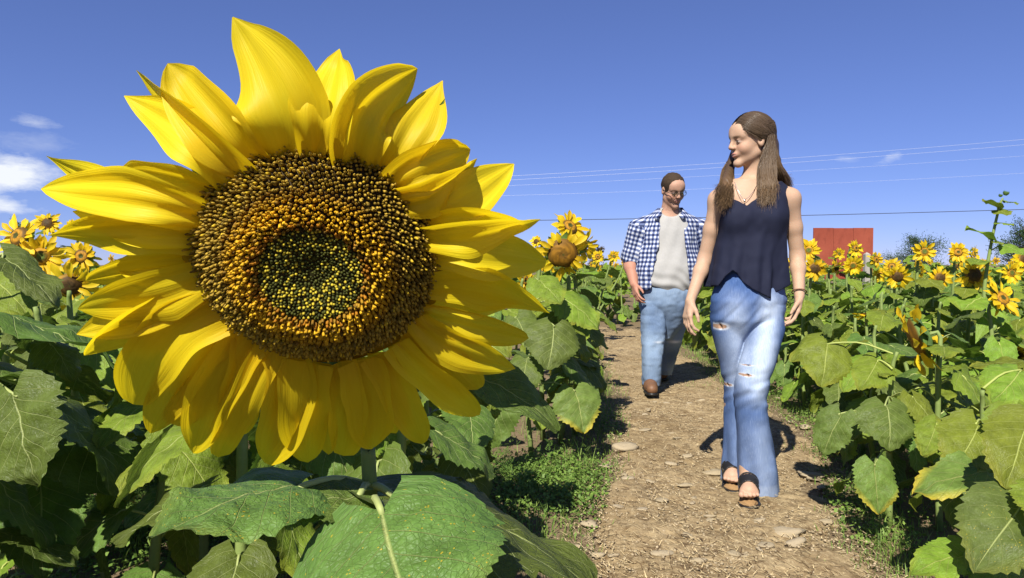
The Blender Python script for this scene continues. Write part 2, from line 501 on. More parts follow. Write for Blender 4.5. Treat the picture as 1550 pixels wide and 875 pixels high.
for x, y in zip(px_, py_):
    L = R.uniform(.010, .040); a = R.normal(2.2, .8); w = R.uniform(.0007, .0019); ti = R.uniform(-.12, .18)
    d = np.array([math.cos(a), math.sin(a), ti]) * L; n_ = np.array([-math.sin(a), math.cos(a), 0]) * w
    p = np.array([x, y, path_z(x, y) + .005 + abs(ti) * L])
    col_ = (np.array([.60, .47, .26]) if R.rand() < .5 else np.array([.11, .065, .03])) * R.uniform(.7, 1.15)
    mb.add(np.array([p - n_, p + n_, p + d + n_ * .4, p + d - n_ * .4]), np.array([(0, 1, 2, 3)]), col_)
t = NT('dry_straw'); M['straw'] = t.done(t.attr(), .8, .2)
tag(obj('dry_straw', mb.mesh('dry_straw', M['straw'], sm=False)), 'dry straw and plant litter strewn along the path', kind='stuff')
# ------------------------------------------------------------------ sunflower pieces
def leaf_grid(nu, nv, seed, W=.82, droop=.3, fold=.12, wave=.05, serr=.085, teeth=13, curl=0.0, smooth_base=False):
    """blade of length 1 along +x, base at the origin, upper side +z"""
    r = np.random.RandomState(seed)
    u = np.linspace(0, 1, nu)[:, None] ** .9; v = np.linspace(-1, 1, nv)[None]
    w = (np.clip(u, 0, 1) + .012) ** .45 * (np.clip(1 - u, 0, 1) ** .95 + .10 * np.clip(1 - u, 0, 1) ** .4 * u)
    w = w / w.max() * W / 2
    saw = (u * teeth + .25 * np.sin(u * 9 + seed)) % 1.0
    w = w * (1 + (np.abs(v) > .97) * serr * (saw * 2 - 1) * (1 + .6 * r.normal(size=(nu, 1)))) * (1 + .05 * np.sin(u * 5 + seed + v))
    x = u - .20 * np.abs(v) ** 1.5 * np.clip(1 - u, 0, 1) ** 4 + (np.abs(v) > .97) * .02 * saw
    y = v * w + 0 * u + .03 * np.sin(u * 3 + seed)
    ay = np.abs(y)
    z = fold * ay - .10 * ay ** 2 / .16 + wave * np.sin(u * 11 + seed * 1.7 + 2.0 * np.sign(v)) * np.abs(v) ** 2
    z = z + .026 * vn(x * 7 + seed, y * 7, seed) + .013 * vn(x * 15 + seed, y * 15, seed + 1) - .010 * np.exp(-(v / .08) ** 2) + curl * np.abs(v) ** 3 * .2
    # bend along the length
    th = -droop * u ** 1.3
    x2 = np.cumsum(np.vstack([np.zeros((1, 1)), np.diff(u, axis=0) * np.cos(th[1:])]), axis=0)
    z2 = np.cumsum(np.vstack([np.zeros((1, 1)), np.diff(u, axis=0) * np.sin(th[1:])]), axis=0)
    dx = x - u
    V = np.stack([x2 + dx * np.cos(th) - z * np.sin(th), y, z2 + dx * np.sin(th) + z * np.cos(th)], -1).reshape(-1, 3)
    uv = np.stack([np.broadcast_to(u, y.shape), np.broadcast_to((v + 1) / 2, y.shape)], -1).reshape(-1, 2)
    return V, grid_faces(nu, nv)[:, ::-1][:, [0, 3, 2, 1]], uv

def leaf_mesh(seed, nu, nv, mat, blade_pitch, petiole=.45, **kw):
    """blade plus petiole; the petiole starts at the origin and rises outwards, the blade hangs from its end"""
    V, F, uv = leaf_grid(nu, nv, seed, **kw)
    c, s_ = math.cos(-blade_pitch), math.sin(-blade_pitch)
    V = V @ np.array([[c, 0, s_], [0, 1, 0], [-s_, 0, c]])
    end = np.array([petiole * .9, 0, petiole * .38])
    pts = bez([(0, 0, 0), (petiole * .45, .01, petiole * .26), end, end + np.array([c * .10, 0, s_ * .10 - .012])], 7)
    TV, TQ, TT = tube(pts, np.linspace(.020, .011, 7), 5, False)
    n = len(V)
    V = np.vstack([V + end, TV]); uv = np.vstack([uv, np.tile([[.5, .5]], (len(TV), 1))])
    return mesh_np('leaf', V, [F, TQ + n], mat, uv=uv)

PITCHES = (.15, .45, .75, 1.05, 1.3)
def leaf_set(nu, nv, mat, seeds, **kw):
    return [leaf_mesh(s, nu, nv, mat, PITCHES[k % 5], W=.80 + .12 * math.sin(s * 3.1), droop=.25 + .45 * ((s * 37) % 10) / 10,
                      fold=.02 + .22 * ((s * 53) % 10) / 10, wave=.03 + .05 * ((s * 71) % 10) / 10, **kw) for k, s in enumerate(seeds)]
LEAF_NEAR = leaf_set(30, 11, M['leaf'], range(1, 11))
LEAF_NEAR_B = leaf_set(30, 11, M['leaf_bright'], range(21, 31))
LEAF_MID = leaf_set(14, 7, M['leaf'], range(41, 51), teeth=7, serr=.07)
LEAF_MID_B = leaf_set(14, 7, M['leaf_bright'], range(61, 71), teeth=7, serr=.07)
LEAF_YEL = leaf_set(24, 9, M['leaf_yellow'], range(81, 86))
BLADE_MAT = {'leaf': M['leaf'], 'bright': M['leaf_bright'], 'yellow': M['leaf_yellow'], 'hero': M['leaf_hero']}

def traced_leaf(parent, base, tip, width, up, mat='leaf', seed=1, stem_pt=None, origin=(0, 0, 0), name='leaf', nu=40, nv=15, label=None, **kw):
    """a leaf whose blade runs from base to tip (world points), upper side towards `up`"""
    base, tip, origin = np.asarray(base, float), np.asarray(tip, float), np.asarray(origin, float)
    L = np.linalg.norm(tip - base)
    dr = kw.pop('droop', .3)
    V, F, uv = leaf_grid(nu, nv, seed, W=width / L, droop=dr, **kw)
    V = V * L
    e = V[(nu - 1) * nv + nv // 2]                # where the tip ended up: turn it onto +x
    a = math.atan2(e[2], e[0]); c, s_ = math.cos(a), math.sin(a); k = L / math.hypot(e[0], e[2])
    V = np.stack([(V[:, 0] * c + V[:, 2] * s_) * k, V[:, 1], (-V[:, 0] * s_ + V[:, 2] * c) * k], -1)
    fr = np.array(frame(tip - base, up).to_3x3())
    V = V @ fr.T + base - origin
    faces = [F]
    if stem_pt is not None:
        sp = np.asarray(stem_pt, float)
        mid = (sp + base) / 2 + np.array([0, 0, .10 * np.linalg.norm(sp - base)])
        pts = bez([sp - origin, mid - origin, base - origin, base - origin + nrm(tip - base) * L * .05 - fr[:, 2] * .004], 9)
        TV, TQ, TT = tube(pts, np.linspace(.0042, .0026, 9), 6, False)
        faces.append(TQ + len(V)); V = np.vstack([V, TV]); uv = np.vstack([uv, np.tile([[.5, .5]], (len(TV), 1))])
    o = obj(name, mesh_np('leaf', V, faces, BLADE_MAT[mat], uv=uv), parent)
    if label: o['label'] = label
    return o

def petal_grid(nu, nv, cl, side, nrmv, width, seed, trough=.25, pleat=.05, base_w=.45, peak=.5, blunt=0.0, twist=0.0):
    """ribbon along centreline cl (m x 3); side and nrmv are per-row unit vectors"""
    r = np.random.RandomState(seed)
    t_ = np.linspace(0, 1, nu)[:, None]; v = np.linspace(-1, 1, nv)[None]
    w = (base_w + (1 - base_w) * np.clip(t_ / peak, 0, 1) ** .8) * np.clip(1 - ((t_ - peak) / (1 - peak)).clip(0, 1) ** (2.0 + .4 * math.sin(seed * 1.9) + .9 * blunt), 0, 1) ** (.95 + .2 * math.sin(seed * 2.7) - .38 * blunt)
    w = np.maximum(w, .015) * width / 2
    ph = r.uniform(0, 6.28)
    h = trough * (v ** 2 - .35) + pleat * np.cos(v * 7.5 + ph + .8 * np.sin(t_ * 3)) * (1 - .4 * t_) + .03 * np.sin(t_ * 7 + ph) * v
    a = twist * t_ + .25 * np.sin(t_ * 5 + ph) * t_
    h = h + .10 * np.sin(t_ * 9 + ph * 2 + 1.5 * np.sign(v)) * v ** 2 * sstep(.25, .8, t_)
    w = w * (1 + .05 * np.sin(t_ * 13 + ph + 2 * np.sign(v)) * np.abs(v))
    y = v * w; z = h * w
    y, z = y * np.cos(a) - z * np.sin(a), y * np.sin(a) + z * np.cos(a)
    V = cl[:, None] + side[:, None] * y[..., None] + nrmv[:, None] * z[..., None]
    uv = np.stack([np.broadcast_to(t_, y.shape), np.broadcast_to((v + 1) / 2, y.shape)], -1)
    return V.reshape(-1, 3), grid_faces(nu, nv), uv.reshape(-1, 2)

def radial_petal(nu, nv, r0, L, width, seed, lift=.2, droop=.5, mat=None):
    """petal mesh in head space (head normal +z), growing along +x from radius r0"""
    t_ = np.linspace(0, 1, nu)
    ang = lift - droop * t_
    dx = np.cos(ang); dz = np.sin(ang)
    x = r0 + np.concatenate([[0], np.cumsum((dx[1:] + dx[:-1]) / 2)]) * L / (nu - 1)
    z = np.concatenate([[0], np.cumsum((dz[1:] + dz[:-1]) / 2)]) * L / (nu - 1)
    r = np.random.RandomState(seed)
    y = r.uniform(-.12, .12) * L * t_ ** 2
    cl = np.stack([x, y, z], -1)
    side = np.tile([[0, 1.0, 0]], (nu, 1)); nv_ = np.stack([-np.sin(ang), 0 * ang, np.cos(ang)], -1)
    return petal_grid(nu, nv, cl, side, nv_, width, seed, twist=r.uniform(-.5, .5), pleat=.06)

def disc_profile(n_ring, R_, h, dimple):
    rr = np.linspace(0, 1, n_ring)
    z = h * (1 - rr ** 2.6) - dimple * np.exp(-(rr / .30) ** 2)
    return rr * R_, z

def disc_mesh(name, R_, h, dimple, nr=9, na=20, tone=0):
    r, z = disc_profile(nr, R_, h, dimple)
    V, C = [(0, 0, z[0])], [(.055, .060, .010)]
    rs = np.random.RandomState(5)
    for i in range(1, nr):
        for j in range(na):
            a = 2 * math.pi * (j + .5 * (i % 2)) / na
            V.append((r[i] * math.cos(a), r[i] * math.sin(a), z[i] + rs.uniform(-.02, .02) * R_))
            q = r[i] / R_
            c = np.array(((.050, .055, .010), (.36, .175, .012), (.115, .062, .012))[0 if q < .34 else 1 if q < .66 else 2] if tone == 0 else ((.10, .13, .02), (.16, .10, .012), (.42, .22, .012))[0 if q < .45 else 1 if q < .7 else 2] if tone == 1 else ((.060, .035, .010), (.085, .045, .010), (.24, .13, .012))[0 if q < .4 else 1 if q < .8 else 2] if tone == 2 else ((.17, .085, .012), (.24, .115, .010), (.15, .075, .010))[0 if q < .3 else 1 if q < .8 else 2])
            C.append(c * rs.uniform(.6, 1.35))
    for rb, zb in ((1.06, -.12), (.8, -.38), (.35, -.55)):
        for j in range(na):
            a = 2 * math.pi * j / na; V.append((R_ * rb * math.cos(a), R_ * rb * math.sin(a), R_ * zb)); C.append((.10, .18, .04))
    T = [(0, 1 + j, 1 + (j + 1) % na) for j in range(na)]; Q = []
    for i in range(nr + 1):
        for j in range(na):
            a, b = 1 + i * na + j, 1 + i * na + (j + 1) % na
            Q.append((a, a + na, b + na, b))
    return mesh_np(name, V, [np.array(T), np.array(Q)], M['floret'], col=np.array(C))

# ---- small flower heads: disc as the part, petals its sub-parts
HEADS = []
for k in range(4):
    Rh = .054 if k != 3 else .085
    HEADS.append(disc_mesh('flower_head', Rh * (1, .82, 1.12, 1)[k], (.020, .012, .026, .032)[k], (.008, .004, .0, .004)[k], tone=k))
PETAL_SMALL = []
for k in range(6):
    L = .078 + .010 * math.sin(k * 2.1)
    V, F, uv = radial_petal(8, 5, .047, L, .037, k, lift=.25 + .1 * math.sin(k * 4.0), droop=.3 + .35 * ((k * 7) % 5) / 5)
    PETAL_SMALL.append(mesh_np('petal', V, F, M['petal_far'], uv=uv))
PETAL_BIG = []
for k in range(6):
    V, F, uv = radial_petal(9, 5, .079, .072 + .012 * math.sin(k * 1.7), .036, k + 20, lift=-.1 + .2 * math.sin(k * 4.0), droop=.3 + .5 * ((k * 7) % 5) / 5)
    PETAL_BIG.append(mesh_np('petal', V, F, M['petal_far'], uv=uv))
def petal_matrices(n, seed):
    r = random.Random(seed); out = []
    for k in range(n):
        a = 2 * math.pi * (k + r.uniform(-.25, .25)) / n
        row = k % 2
        out.append((r.randrange(6), Matrix.Rotation(a, 4, 'Z') @ Matrix.Translation((0, 0, -.004 * row + r.uniform(-.002, .002))) @
                    Matrix.Rotation(r.uniform(-.32, .28) - .14 * row + (.5 if r.random() < .12 else 0), 4, 'Y') @ Matrix.Rotation(r.uniform(-.5, .5), 4, 'X') @ Matrix.Diagonal((r.uniform(.82, 1.12), r.uniform(.75, 1.15), 1, 1))))
    return out
def joined_petals(n, seed, src):
    mb = MB(); UV = []
    for k, Mx in petal_matrices(n, seed):
        me = src[k]
        v = np.empty(len(me.vertices) * 3, np.float32); me.vertices.foreach_get('co', v); v = v.reshape(-1, 3)
        A = np.array(Mx); mb.add(v @ A[:3, :3].T + A[:3, 3], grid_faces(8, 5))
        u_ = np.stack(np.meshgrid(np.linspace(0, 1, 8), np.linspace(0, 1, 5), indexing='ij'), -1).reshape(-1, 2); UV.append(u_)
    return mesh_np('petals', np.vstack(mb.v), np.vstack(mb.f4), M['petal_far'], uv=np.vstack(UV))
PETALS_JOINED = [joined_petals(22, 100 + k, PETAL_SMALL) for k in range(4)]
def bract_mesh():
    mb = MB()
    for k in range(14):
        a = 2 * math.pi * k / 14 + .1; c, s_ = math.cos(a), math.sin(a)
        for (r0, r1, z0, z1, w) in ((.045, .095, -.022, -.012, .016),):
            p = np.array([(r0, -w, z0), (r0, w, z0), (.5 * (r0 + r1), w * .9, z0 - .004), (r1, 0, z1), (.5 * (r0 + r1), -w * .9, z0 - .004)])
            p = p @ np.array([[c, s_, 0], [-s_, c, 0], [0, 0, 1]])
            mb.add(p, np.array([(0, 1, 2), (0, 2, 4), (4, 2, 3)]))
    return mb.mesh('bracts', M['bract'])
BRACTS = bract_mesh()

def head_matrix(pos, facing, roll=0.0):
    q = Vector(facing).to_track_quat('Z', 'Y')
    return Matrix.Translation(pos) @ q.to_matrix().to_4x4() @ Matrix.Rotation(roll, 4, 'Z')

def add_head(plant, pos, facing, diam, split, seed, big=False):
    s_ = diam / (.255 if not big else .30)
    Mx = head_matrix(pos, facing, seed * 1.3) @ Matrix.Scale(s_, 4)
    hd = obj('flower_head', HEADS[3 if big else seed % 3], plant, M=Mx)
    obj('bracts', BRACTS, hd, M=Matrix.Scale(1.35 if big else 1.0, 4))
    if split or big:
        for k, Pm in petal_matrices(24 if big else 19 + (seed * 5) % 6, seed):
            obj('petal', (PETAL_BIG if big else PETAL_SMALL)[k], hd, M=Pm)
    else:
        obj('petals', PETALS_JOINED[seed % 4], hd)
    return hd

def stem_curve(base, top, facing, seed):
    r = np.random.RandomState(seed); H = top[2] - base[2]
    f = np.asarray(facing, float)
    neck = np.array(top) - f * .035
    b2 = neck - f * .05 + np.array([0, 0, -.03])
    return bez([base, base + (b2 - base) * .4 + np.array([r.normal() * .02, r.normal() * .02, 0]),
                base + (b2 - base) * .8 + np.array([r.normal() * .012, r.normal() * .012, .0]), b2 + np.array([0, 0, .015]), neck], 12)

NLEAF = 0
def plant(base_xy, H, nleaf, label, group=None, head=None, seed=0, lod='mid', leaf_len=.22, top_xy=None, bright=.5, zmin=.12, bud=False, az_bias=None, spread=1.0):
    """head: (pos, facing, diam, split, big) or None. Everything is stored relative to the plant's base."""
    global NLEAF
    r = random.Random(seed * 7 + 3)
    bx, by = base_xy; bz = float(ground_h(bx, by))
    base = np.array([bx, by, bz - .01])
    root = empty('sunflower_plant', base)
    tag(root, label, 'sunflower', group)
    if head:
        pos = np.array(head[0]) - base; fac = nrm(head[1])
    else:
        tx, ty = top_xy or (bx + r.uniform(-.05, .05), by + r.uniform(-.05, .05))
        pos = np.array([tx, ty, H + bz]) - base; fac = nrm([r.uniform(-.3, .3), r.uniform(-.6, .1), .9])
    sc = stem_curve(np.zeros(3), pos, fac, seed)
    rad = np.linspace(.013, .006, 12) * (.8 + .4 * min(H, 1.3))
    V, Q, T = tube(sc, rad, 7)
    obj('stem', mesh_np('stem', V, [Q, T], M['stem']), root)
    if head: add_head(root, pos, fac, head[2], head[3], seed, head[4])
    a = r.uniform(0, 6.28)
    zt = sc[-3][2]
    for k in range(nleaf):
        f = (k + .5) / nleaf
        z = zmin + (zt - zmin) * f ** .85
        i = min(max(np.searchsorted(sc[:10, 2], z), 1), 9)
        p = sc[i - 1] + (sc[i] - sc[i - 1]) * ((z - sc[i - 1][2]) / (sc[i][2] - sc[i - 1][2] + 1e-6))
        a += 2.4 + r.uniform(-.5, .5)
        aa = a if az_bias is None or r.random() < .45 else az_bias + r.gauss(0, .8)
        L = leaf_len * (1.05 - .45 * abs(f - .45) - (.35 if f > .85 else 0)) * r.uniform(.8, 1.15) * spread
        near = lod == 'near'
        pool = (LEAF_NEAR_B if r.random() < bright else LEAF_NEAR) if near else (LEAF_MID_B if r.random() < bright else LEAF_MID)
        if f < .3 and r.random() < .12: pool = LEAF_YEL
        k5 = min(4, max(0, int(r.gauss(2.7 - 2.0 * f, .9)))) + (5 if (len(pool) == 10 and r.random() < .5) else 0)
        Mx = Matrix.Translation(p) @ Matrix.Rotation(aa, 4, 'Z') @ Matrix.Rotation(-r.uniform(-.15, .35), 4, 'Y') @ Matrix.Rotation(r.uniform(-.35, .35), 4, 'X') @ Matrix.Scale(L, 4)
        obj('leaf', pool[k5], root, M=Mx); NLEAF += 1
    if bud:
        for (dx, dz, sz) in bud:
            p = pos + np.array([dx, 0, dz])
            Mx = head_matrix(p, nrm([dx * 3, -.3, 1])) @ Matrix.Scale(sz, 4)
            obj('bud', BUD, root, M=Mx)
    return root

def bud_mesh():
    mb = MB()
    n = 9
    for ring in range(3):
        for k in range(n):
            a = 2 * math.pi * (k + .5 * ring) / n; c, s_ = math.cos(a), math.sin(a)
            r0, rm, r1 = .25, .55 - .08 * ring, .15 + .2 * (2 - ring)
            z0, zm, z1 = -.25, .15, .75 - .12 * ring
            p = np.array([(r0, -.12, z0), (r0, .12, z0), (rm, .20, zm), (rm, -.20, zm), (r1, 0, z1)]) @ np.array([[c, s_, 0], [-s_, c, 0], [0, 0, 1]])
            mb.add(p, np.array([(0, 1, 2), (0, 2, 3), (3, 2, 4)]))
    return mb.mesh('bud', M['bract'])
BUD = bud_mesh()
# ------------------------------------------------------------------ the big flower in front
YH = .47
HC = P(478, 395, YH)
h_base = np.array([HC[0] + .02, YH + .19, 0.0]); h_base[2] = float(ground_h(h_base[0], h_base[1])) - .01
hero = empty('sunflower_plant', h_base)
tag(hero, 'huge close sunflower with a broad seed disc and long yellow petals, nodding towards the camera', 'sunflower')
ray = nrm(HC - CAM); right = nrm(np.cross(ray, [0, 0, 1])); upv = np.cross(right, ray)
ta, tb = math.radians(26), math.radians(8)
HN = nrm(-ray * math.cos(ta) * math.cos(tb) - upv * math.sin(ta) - right * math.sin(tb))   # faces the camera, nodding down and a little left
HX = nrm(right - HN * np.dot(right, HN)); HY = np.cross(HN, HX)
def on_plane(px, py, off=0.0):
    d = px_dir(px, py); o = HC + HN * off
    return CAM + d * (np.dot(o - CAM, HN) / np.dot(d, HN))
def loc2(px, py): 
    q = on_plane(px, py) - HC; return np.array([np.dot(q, HX), np.dot(q, HY)])
RD = np.mean([np.linalg.norm(loc2(*p)) for p in ((292, 395), (665, 395))]) * .985
head_M = Matrix(((HX[0], HY[0], HN[0], HC[0] - h_base[0]), (HX[1], HY[1], HN[1], HC[1] - h_base[1]), (HX[2], HY[2], HN[2], HC[2] - h_base[2]), (0, 0, 0, 1)))
HD, DIM = RD * .42, RD * .11
def disc_z(q): return HD * (1 - q ** 2.6) - DIM * np.exp(-(q / .28) ** 2) - HD * .15
# disc body: the domed receptacle with its green back
nr, na = 24, 72
V = [(0, 0, disc_z(0.0))]; C = [(.03, .035, .008)]
for i in range(1, nr):
    q = i / (nr - 1)
    for j in range(na):
        a = 2 * math.pi * j / na; V.append((RD * q * math.cos(a), RD * q * math.sin(a), disc_z(q) - .002)); C.append((.045, .026, .006))
for rb, zb in ((1.12, -.13), (1.0, -.24), (.75, -.36), (.4, -.45), (.16, -.55)):
    for j in range(na):
        a = 2 * math.pi * j / na; V.append((RD * rb * math.cos(a), RD * rb * math.sin(a), RD * zb)); C.append((.50, .34, .012) if zb > -.3 else (.12, .22, .05))
T = [(0, 1 + j, 1 + (j + 1) % na) for j in range(na)]; Q = []
for i in range(nr - 1 + 4):
    for j in range(na):
        a, b = 1 + i * na + j, 1 + i * na + (j + 1) % na; Q.append((a, a + na, b + na, b))
head = obj('flower_head', mesh_np('flower_head', V, [np.array(T), np.array(Q)], M['floret'], col=np.array(C)), hero, M=head_M)
head['label'] = 'broad domed seed disc with dark green centre, golden ring and brown rim'

# florets: phyllotaxis, one small five-sided nub each
NF = 4000
k = np.arange(NF) + .5; q = np.sqrt(k / NF) ** 1.04; th = k * 2.399963
mbv, mbf, mbc = [], [], []
r5 = np.arange(5) * 2 * np.pi / 5
for i in range(NF):
    qi = q[i]; rr = RD * qi * 1.0; a = th[i]
    jit = R.normal(size=2) * RD * .004
    cx, cy = rr * math.cos(a) + jit[0], rr * math.sin(a) + jit[1]; z0 = disc_z(qi) - .003
    s_ = RD * .0150
    if qi < .41:                               # closed florets, dark green, some with a yellow tip
        h = RD * .032 * R.uniform(.8, 1.2); tip = .62
        cb = np.array((.016, .019, .004)); ct = np.array((.075, .080, .010)) * R.uniform(.4, 1.2)
        if R.rand() < .40 * sstep(.02, .2, qi): ct = np.array((.66, .52, .04)) * R.uniform(.6, 1.1)
    elif qi < .70:                             # open florets: gold
        f = sstep(.41, .48, qi) * (1 - sstep(.58, .72, qi))
        h = RD * (.055 + .03 * f) * R.uniform(.7, 1.3); tip = .75
        cb = np.array((.26, .12, .008)); g = np.array((.86, .50, .018)) * R.uniform(.55, 1.1); br = np.array((.20, .115, .014)) * R.uniform(.5, 1.5)
        ct = g * f + br * (1 - f) if R.rand() < .90 else br
        if qi < .47 and R.rand() < .5: ct = np.array((.42, .17, .008)) * R.uniform(.6, 1.2)
    else:                                      # spent florets at the rim: olive brown
        h = RD * .07 * R.uniform(.7, 1.35); tip = .55
        cb = np.array((.15, .088, .013)); ct = np.array((.40, .265, .030)) * R.uniform(.4, 1.5)
        if R.rand() < .10: ct = np.array((.72, .50, .03))
    lean = (qi * .55 + R.normal() * .12, R.normal() * .12)
    rad = np.array([math.cos(a), math.sin(a)]); tg = np.array([-math.sin(a), math.cos(a)])
    off = (rad * lean[0] + tg * lean[1]) * h
    n = len(mbv) and sum(len(x) for x in mbv) if False else i * 16
    ring = np.stack([np.cos(r5 + i), np.sin(r5 + i)], -1)
    lo = np.column_stack([ring * s_ * .8 + (cx, cy), np.full(5, z0)])
    mi = np.column_stack([ring * s_ * .95 + (cx, cy) + off * .6, np.full(5, z0 + h * .62)])
    hi = np.column_stack([ring * s_ * tip + (cx, cy) + off * .95, np.full(5, z0 + h * .95)])
    ap = np.array([[cx + off[0], cy + off[1], z0 + h * (1.02 if qi < .41 else .86)]])
    mbv.append(np.vstack([lo, mi, hi, ap])); mbc.append(np.vstack([np.tile(cb, (5, 1)), np.tile(cb * .5 + ct * .5, (5, 1)), np.tile(ct, (5, 1)), ct[None] * (1.0 if qi < .41 else .55)]))
j = np.arange(5); j2 = (j + 1) % 5
q1 = np.stack([j, j2, 5 + j2, 5 + j], -1); q2 = q1 + 5; t1 = np.stack([10 + j, 10 + j2, np.full(5, 15)], -1)
offs = (np.arange(NF) * 16)[:, None, None]
FQ = (np.vstack([q1, q2])[None] + offs).reshape(-1, 4); FT = (t1[None] + offs).reshape(-1, 3)
fl = obj('florets', mesh_np('florets', np.vstack(mbv), [FQ, FT], M['floret'], col=np.vstack(mbc), sm=True), head)
fl['kind'] = 'stuff'

def hero_petal(base, tip, width, bow=0.0, lift=.0, tiplift=0.0, layer=0.0, seed=0, trough=.2, peak=.5, base_w=.5, pleat=.05, twist=0.0, nu=26, nv=13, blunt=0.0):
    """base/tip/width in photo pixels on the head plane; bow sideways (fraction of length, + = clockwise of the way out)"""
    b, t2 = loc2(*base), loc2(*tip)
    b = b * (np.linalg.norm(b) - RD * .12) / np.linalg.norm(b)
    L = np.linalg.norm(t2 - b); w = width / FPX * YH
    d = (t2 - b) / L; sd = np.array([d[1], -d[0]])
    t_ = np.linspace(0, 1, nu)
    cxy = b + np.outer(t_, d * L) + np.outer(np.sin(np.pi * t_ ** .8) * bow * L, sd)
    zz = -RD * .02 - layer + lift * L * np.sin(np.pi * np.minimum(t_ * 1.15, 1)) + tiplift * L * t_ ** 2.2
    # keep the outline where the photograph shows it: points off the head plane are pulled in along their rays
    Cp = np.column_stack([cxy, zz])
    wp = HC + Cp[:, :1] * HX + Cp[:, 1:2] * HY + zz[:, None] * HN
    on = HC + Cp[:, :1] * HX + Cp[:, 1:2] * HY
    dirs = on - CAM; k_ = ((HC + HN * 0 - CAM) @ HN + zz) / (dirs @ HN)
    wp = CAM + dirs * k_[:, None]
    q_ = wp - HC; Cp = np.column_stack([q_ @ HX, q_ @ HY, q_ @ HN])
    tg = np.gradient(Cp, axis=0); tg /= np.linalg.norm(tg, axis=1)[:, None]
    side = np.cross(tg, [0, 0, 1.0]); side /= np.linalg.norm(side, axis=1)[:, None]
    nv_ = np.cross(side, tg)
    V, F, uv = petal_grid(nu, nv, Cp, side, nv_, w, seed, trough=trough, pleat=pleat, base_w=base_w, peak=peak, twist=twist, blunt=blunt)
    return obj('petal', mesh_np('petal', V, F, M['petal'], uv=uv), head)

HP = [  # base, tip, width, bow, lift, tiplift, layer
    ((432, 232), (352, 26), 122, .10, .10, .10, .002), ((494, 232), (514, 74), 82, -.12, .14, .12, .004), ((556, 250), (632, 104), 96, -.16, .10, .14, .003),
    ((588, 262), (670, 122), 72, .06, .04, .1, .007), ((590, 280), (712, 226), 66, -.06, .10, .02, .006), ((606, 292), (722, 240), 74, .10, .16, .05, .002),
    ((634, 318), (778, 248), 70, .12, .02, .0, .008), ((648, 352), (818, 332), 62, .10, .12, .06, .003), ((652, 335), (802, 345), 48, -.10, .06, .0, .006),
    ((660, 385), (830, 398), 74, -.05, .02, -.04, .007), ((664, 440), (832, 474), 80, -.04, .02, -.05, .003), ((655, 478), (800, 512), 62, .04, .0, -.05, .006),
    ((648, 492), (780, 558), 66, .05, .04, -.06, .002), ((632, 510), (722, 590), 66, -.03, .03, -.05, .004), ((612, 535), (726, 628), 52, .08, .05, -.03, .001),
    ((580, 552), (640, 672), 56, -.03, .04, -.06, .003), ((590, 548), (612, 640), 50, .0, .0, -.05, .009), ((552, 562), (562, 680), 74, .0, .05, -.08, .001),
    ((516, 566), (520, 690), 58, -.03, .03, -.06, .005), ((488, 566), (497, 688), 50, .0, .0, -.05, .008), ((464, 565), (466, 700), 78, .0, .05, -.08, .002),
    ((430, 552), (400, 700), 74, -.04, .04, -.08, .004), ((408, 548), (440, 680), 52, .0, .0, -.05, .009), ((402, 545), (330, 692), 50, -.04, .05, -.02, .002),
    ((366, 528), (292, 686), 70, .05, .02, -.07, .004), ((372, 528), (345, 650), 60, .02, .03, -.05, .007), ((338, 505), (228, 656), 62, .05, .0, -.05, .007),
    ((322, 478), (202, 612), 82, .08, .07, .02, .002), ((310, 455), (128, 538), 72, .08, .02, -.03, .006), ((304, 432), (116, 506), 66, .02, .03, -.02, .004),
    ((300, 412), (118, 468), 84, -.10, .06, .02, .001), ((305, 372), (72, 356), 66, .04, -.02, .0, .006), ((310, 330), (62, 286), 70, .12, .06, .04, .003),
    ((318, 305), (70, 236), 66, -.10, .08, .05, .006), ((330, 300), (180, 262), 76, -.02, -.02, .0, .010), ((345, 285), (188, 145), 70, .10, .07, .06, .004),
    ((365, 262), (206, 106), 84, .02, .10, .06, .001), ((388, 242), (254, 96), 86, -.06, .07, .08, .005), ((372, 250), (300, 170), 70, .0, .0, .0, .010),
    ((455, 235), (420, 130), 50, .0, -.05, .0, .012), ((530, 240), (560, 150), 46, .0, -.05, .0, .012), ((660, 415), (760, 420), 60, .0, -.05, .0, .012),
    ((640, 330), (735, 300), 60, .0, -.05, .0, .012), ((300, 390), (170, 400), 62, .0, -.05, .0, .012), ((640, 500), (730, 540), 50, .0, -.05, .0, .012),
    ((315, 470), (215, 520), 60, .0, -.05, .0, .012), ((445, 560), (432, 678), 60, .0, -.03, .0, .011), ((534, 562), (540, 672), 60, .0, -.03, .0, .011),
    ((570, 555), (590, 655), 56, .0, -.03, .0, .012), ((385, 540), (362, 660), 60, .0, -.03, .0, .011), ((620, 525), (680, 600), 56, .0, -.03, .0, .011),
    ((355, 522), (255, 640), 62, .0, -.03, .0, .011), ((655, 450), (790, 455), 60, .0, -.03, .0, .010), ((302, 400), (130, 425), 60, .0, -.03, .0, .010), ((312, 345), (110, 320), 60, .0, -.03, .0, .010), ((345, 515), (290, 600), 60, .0, -.05, .0, .012),
]
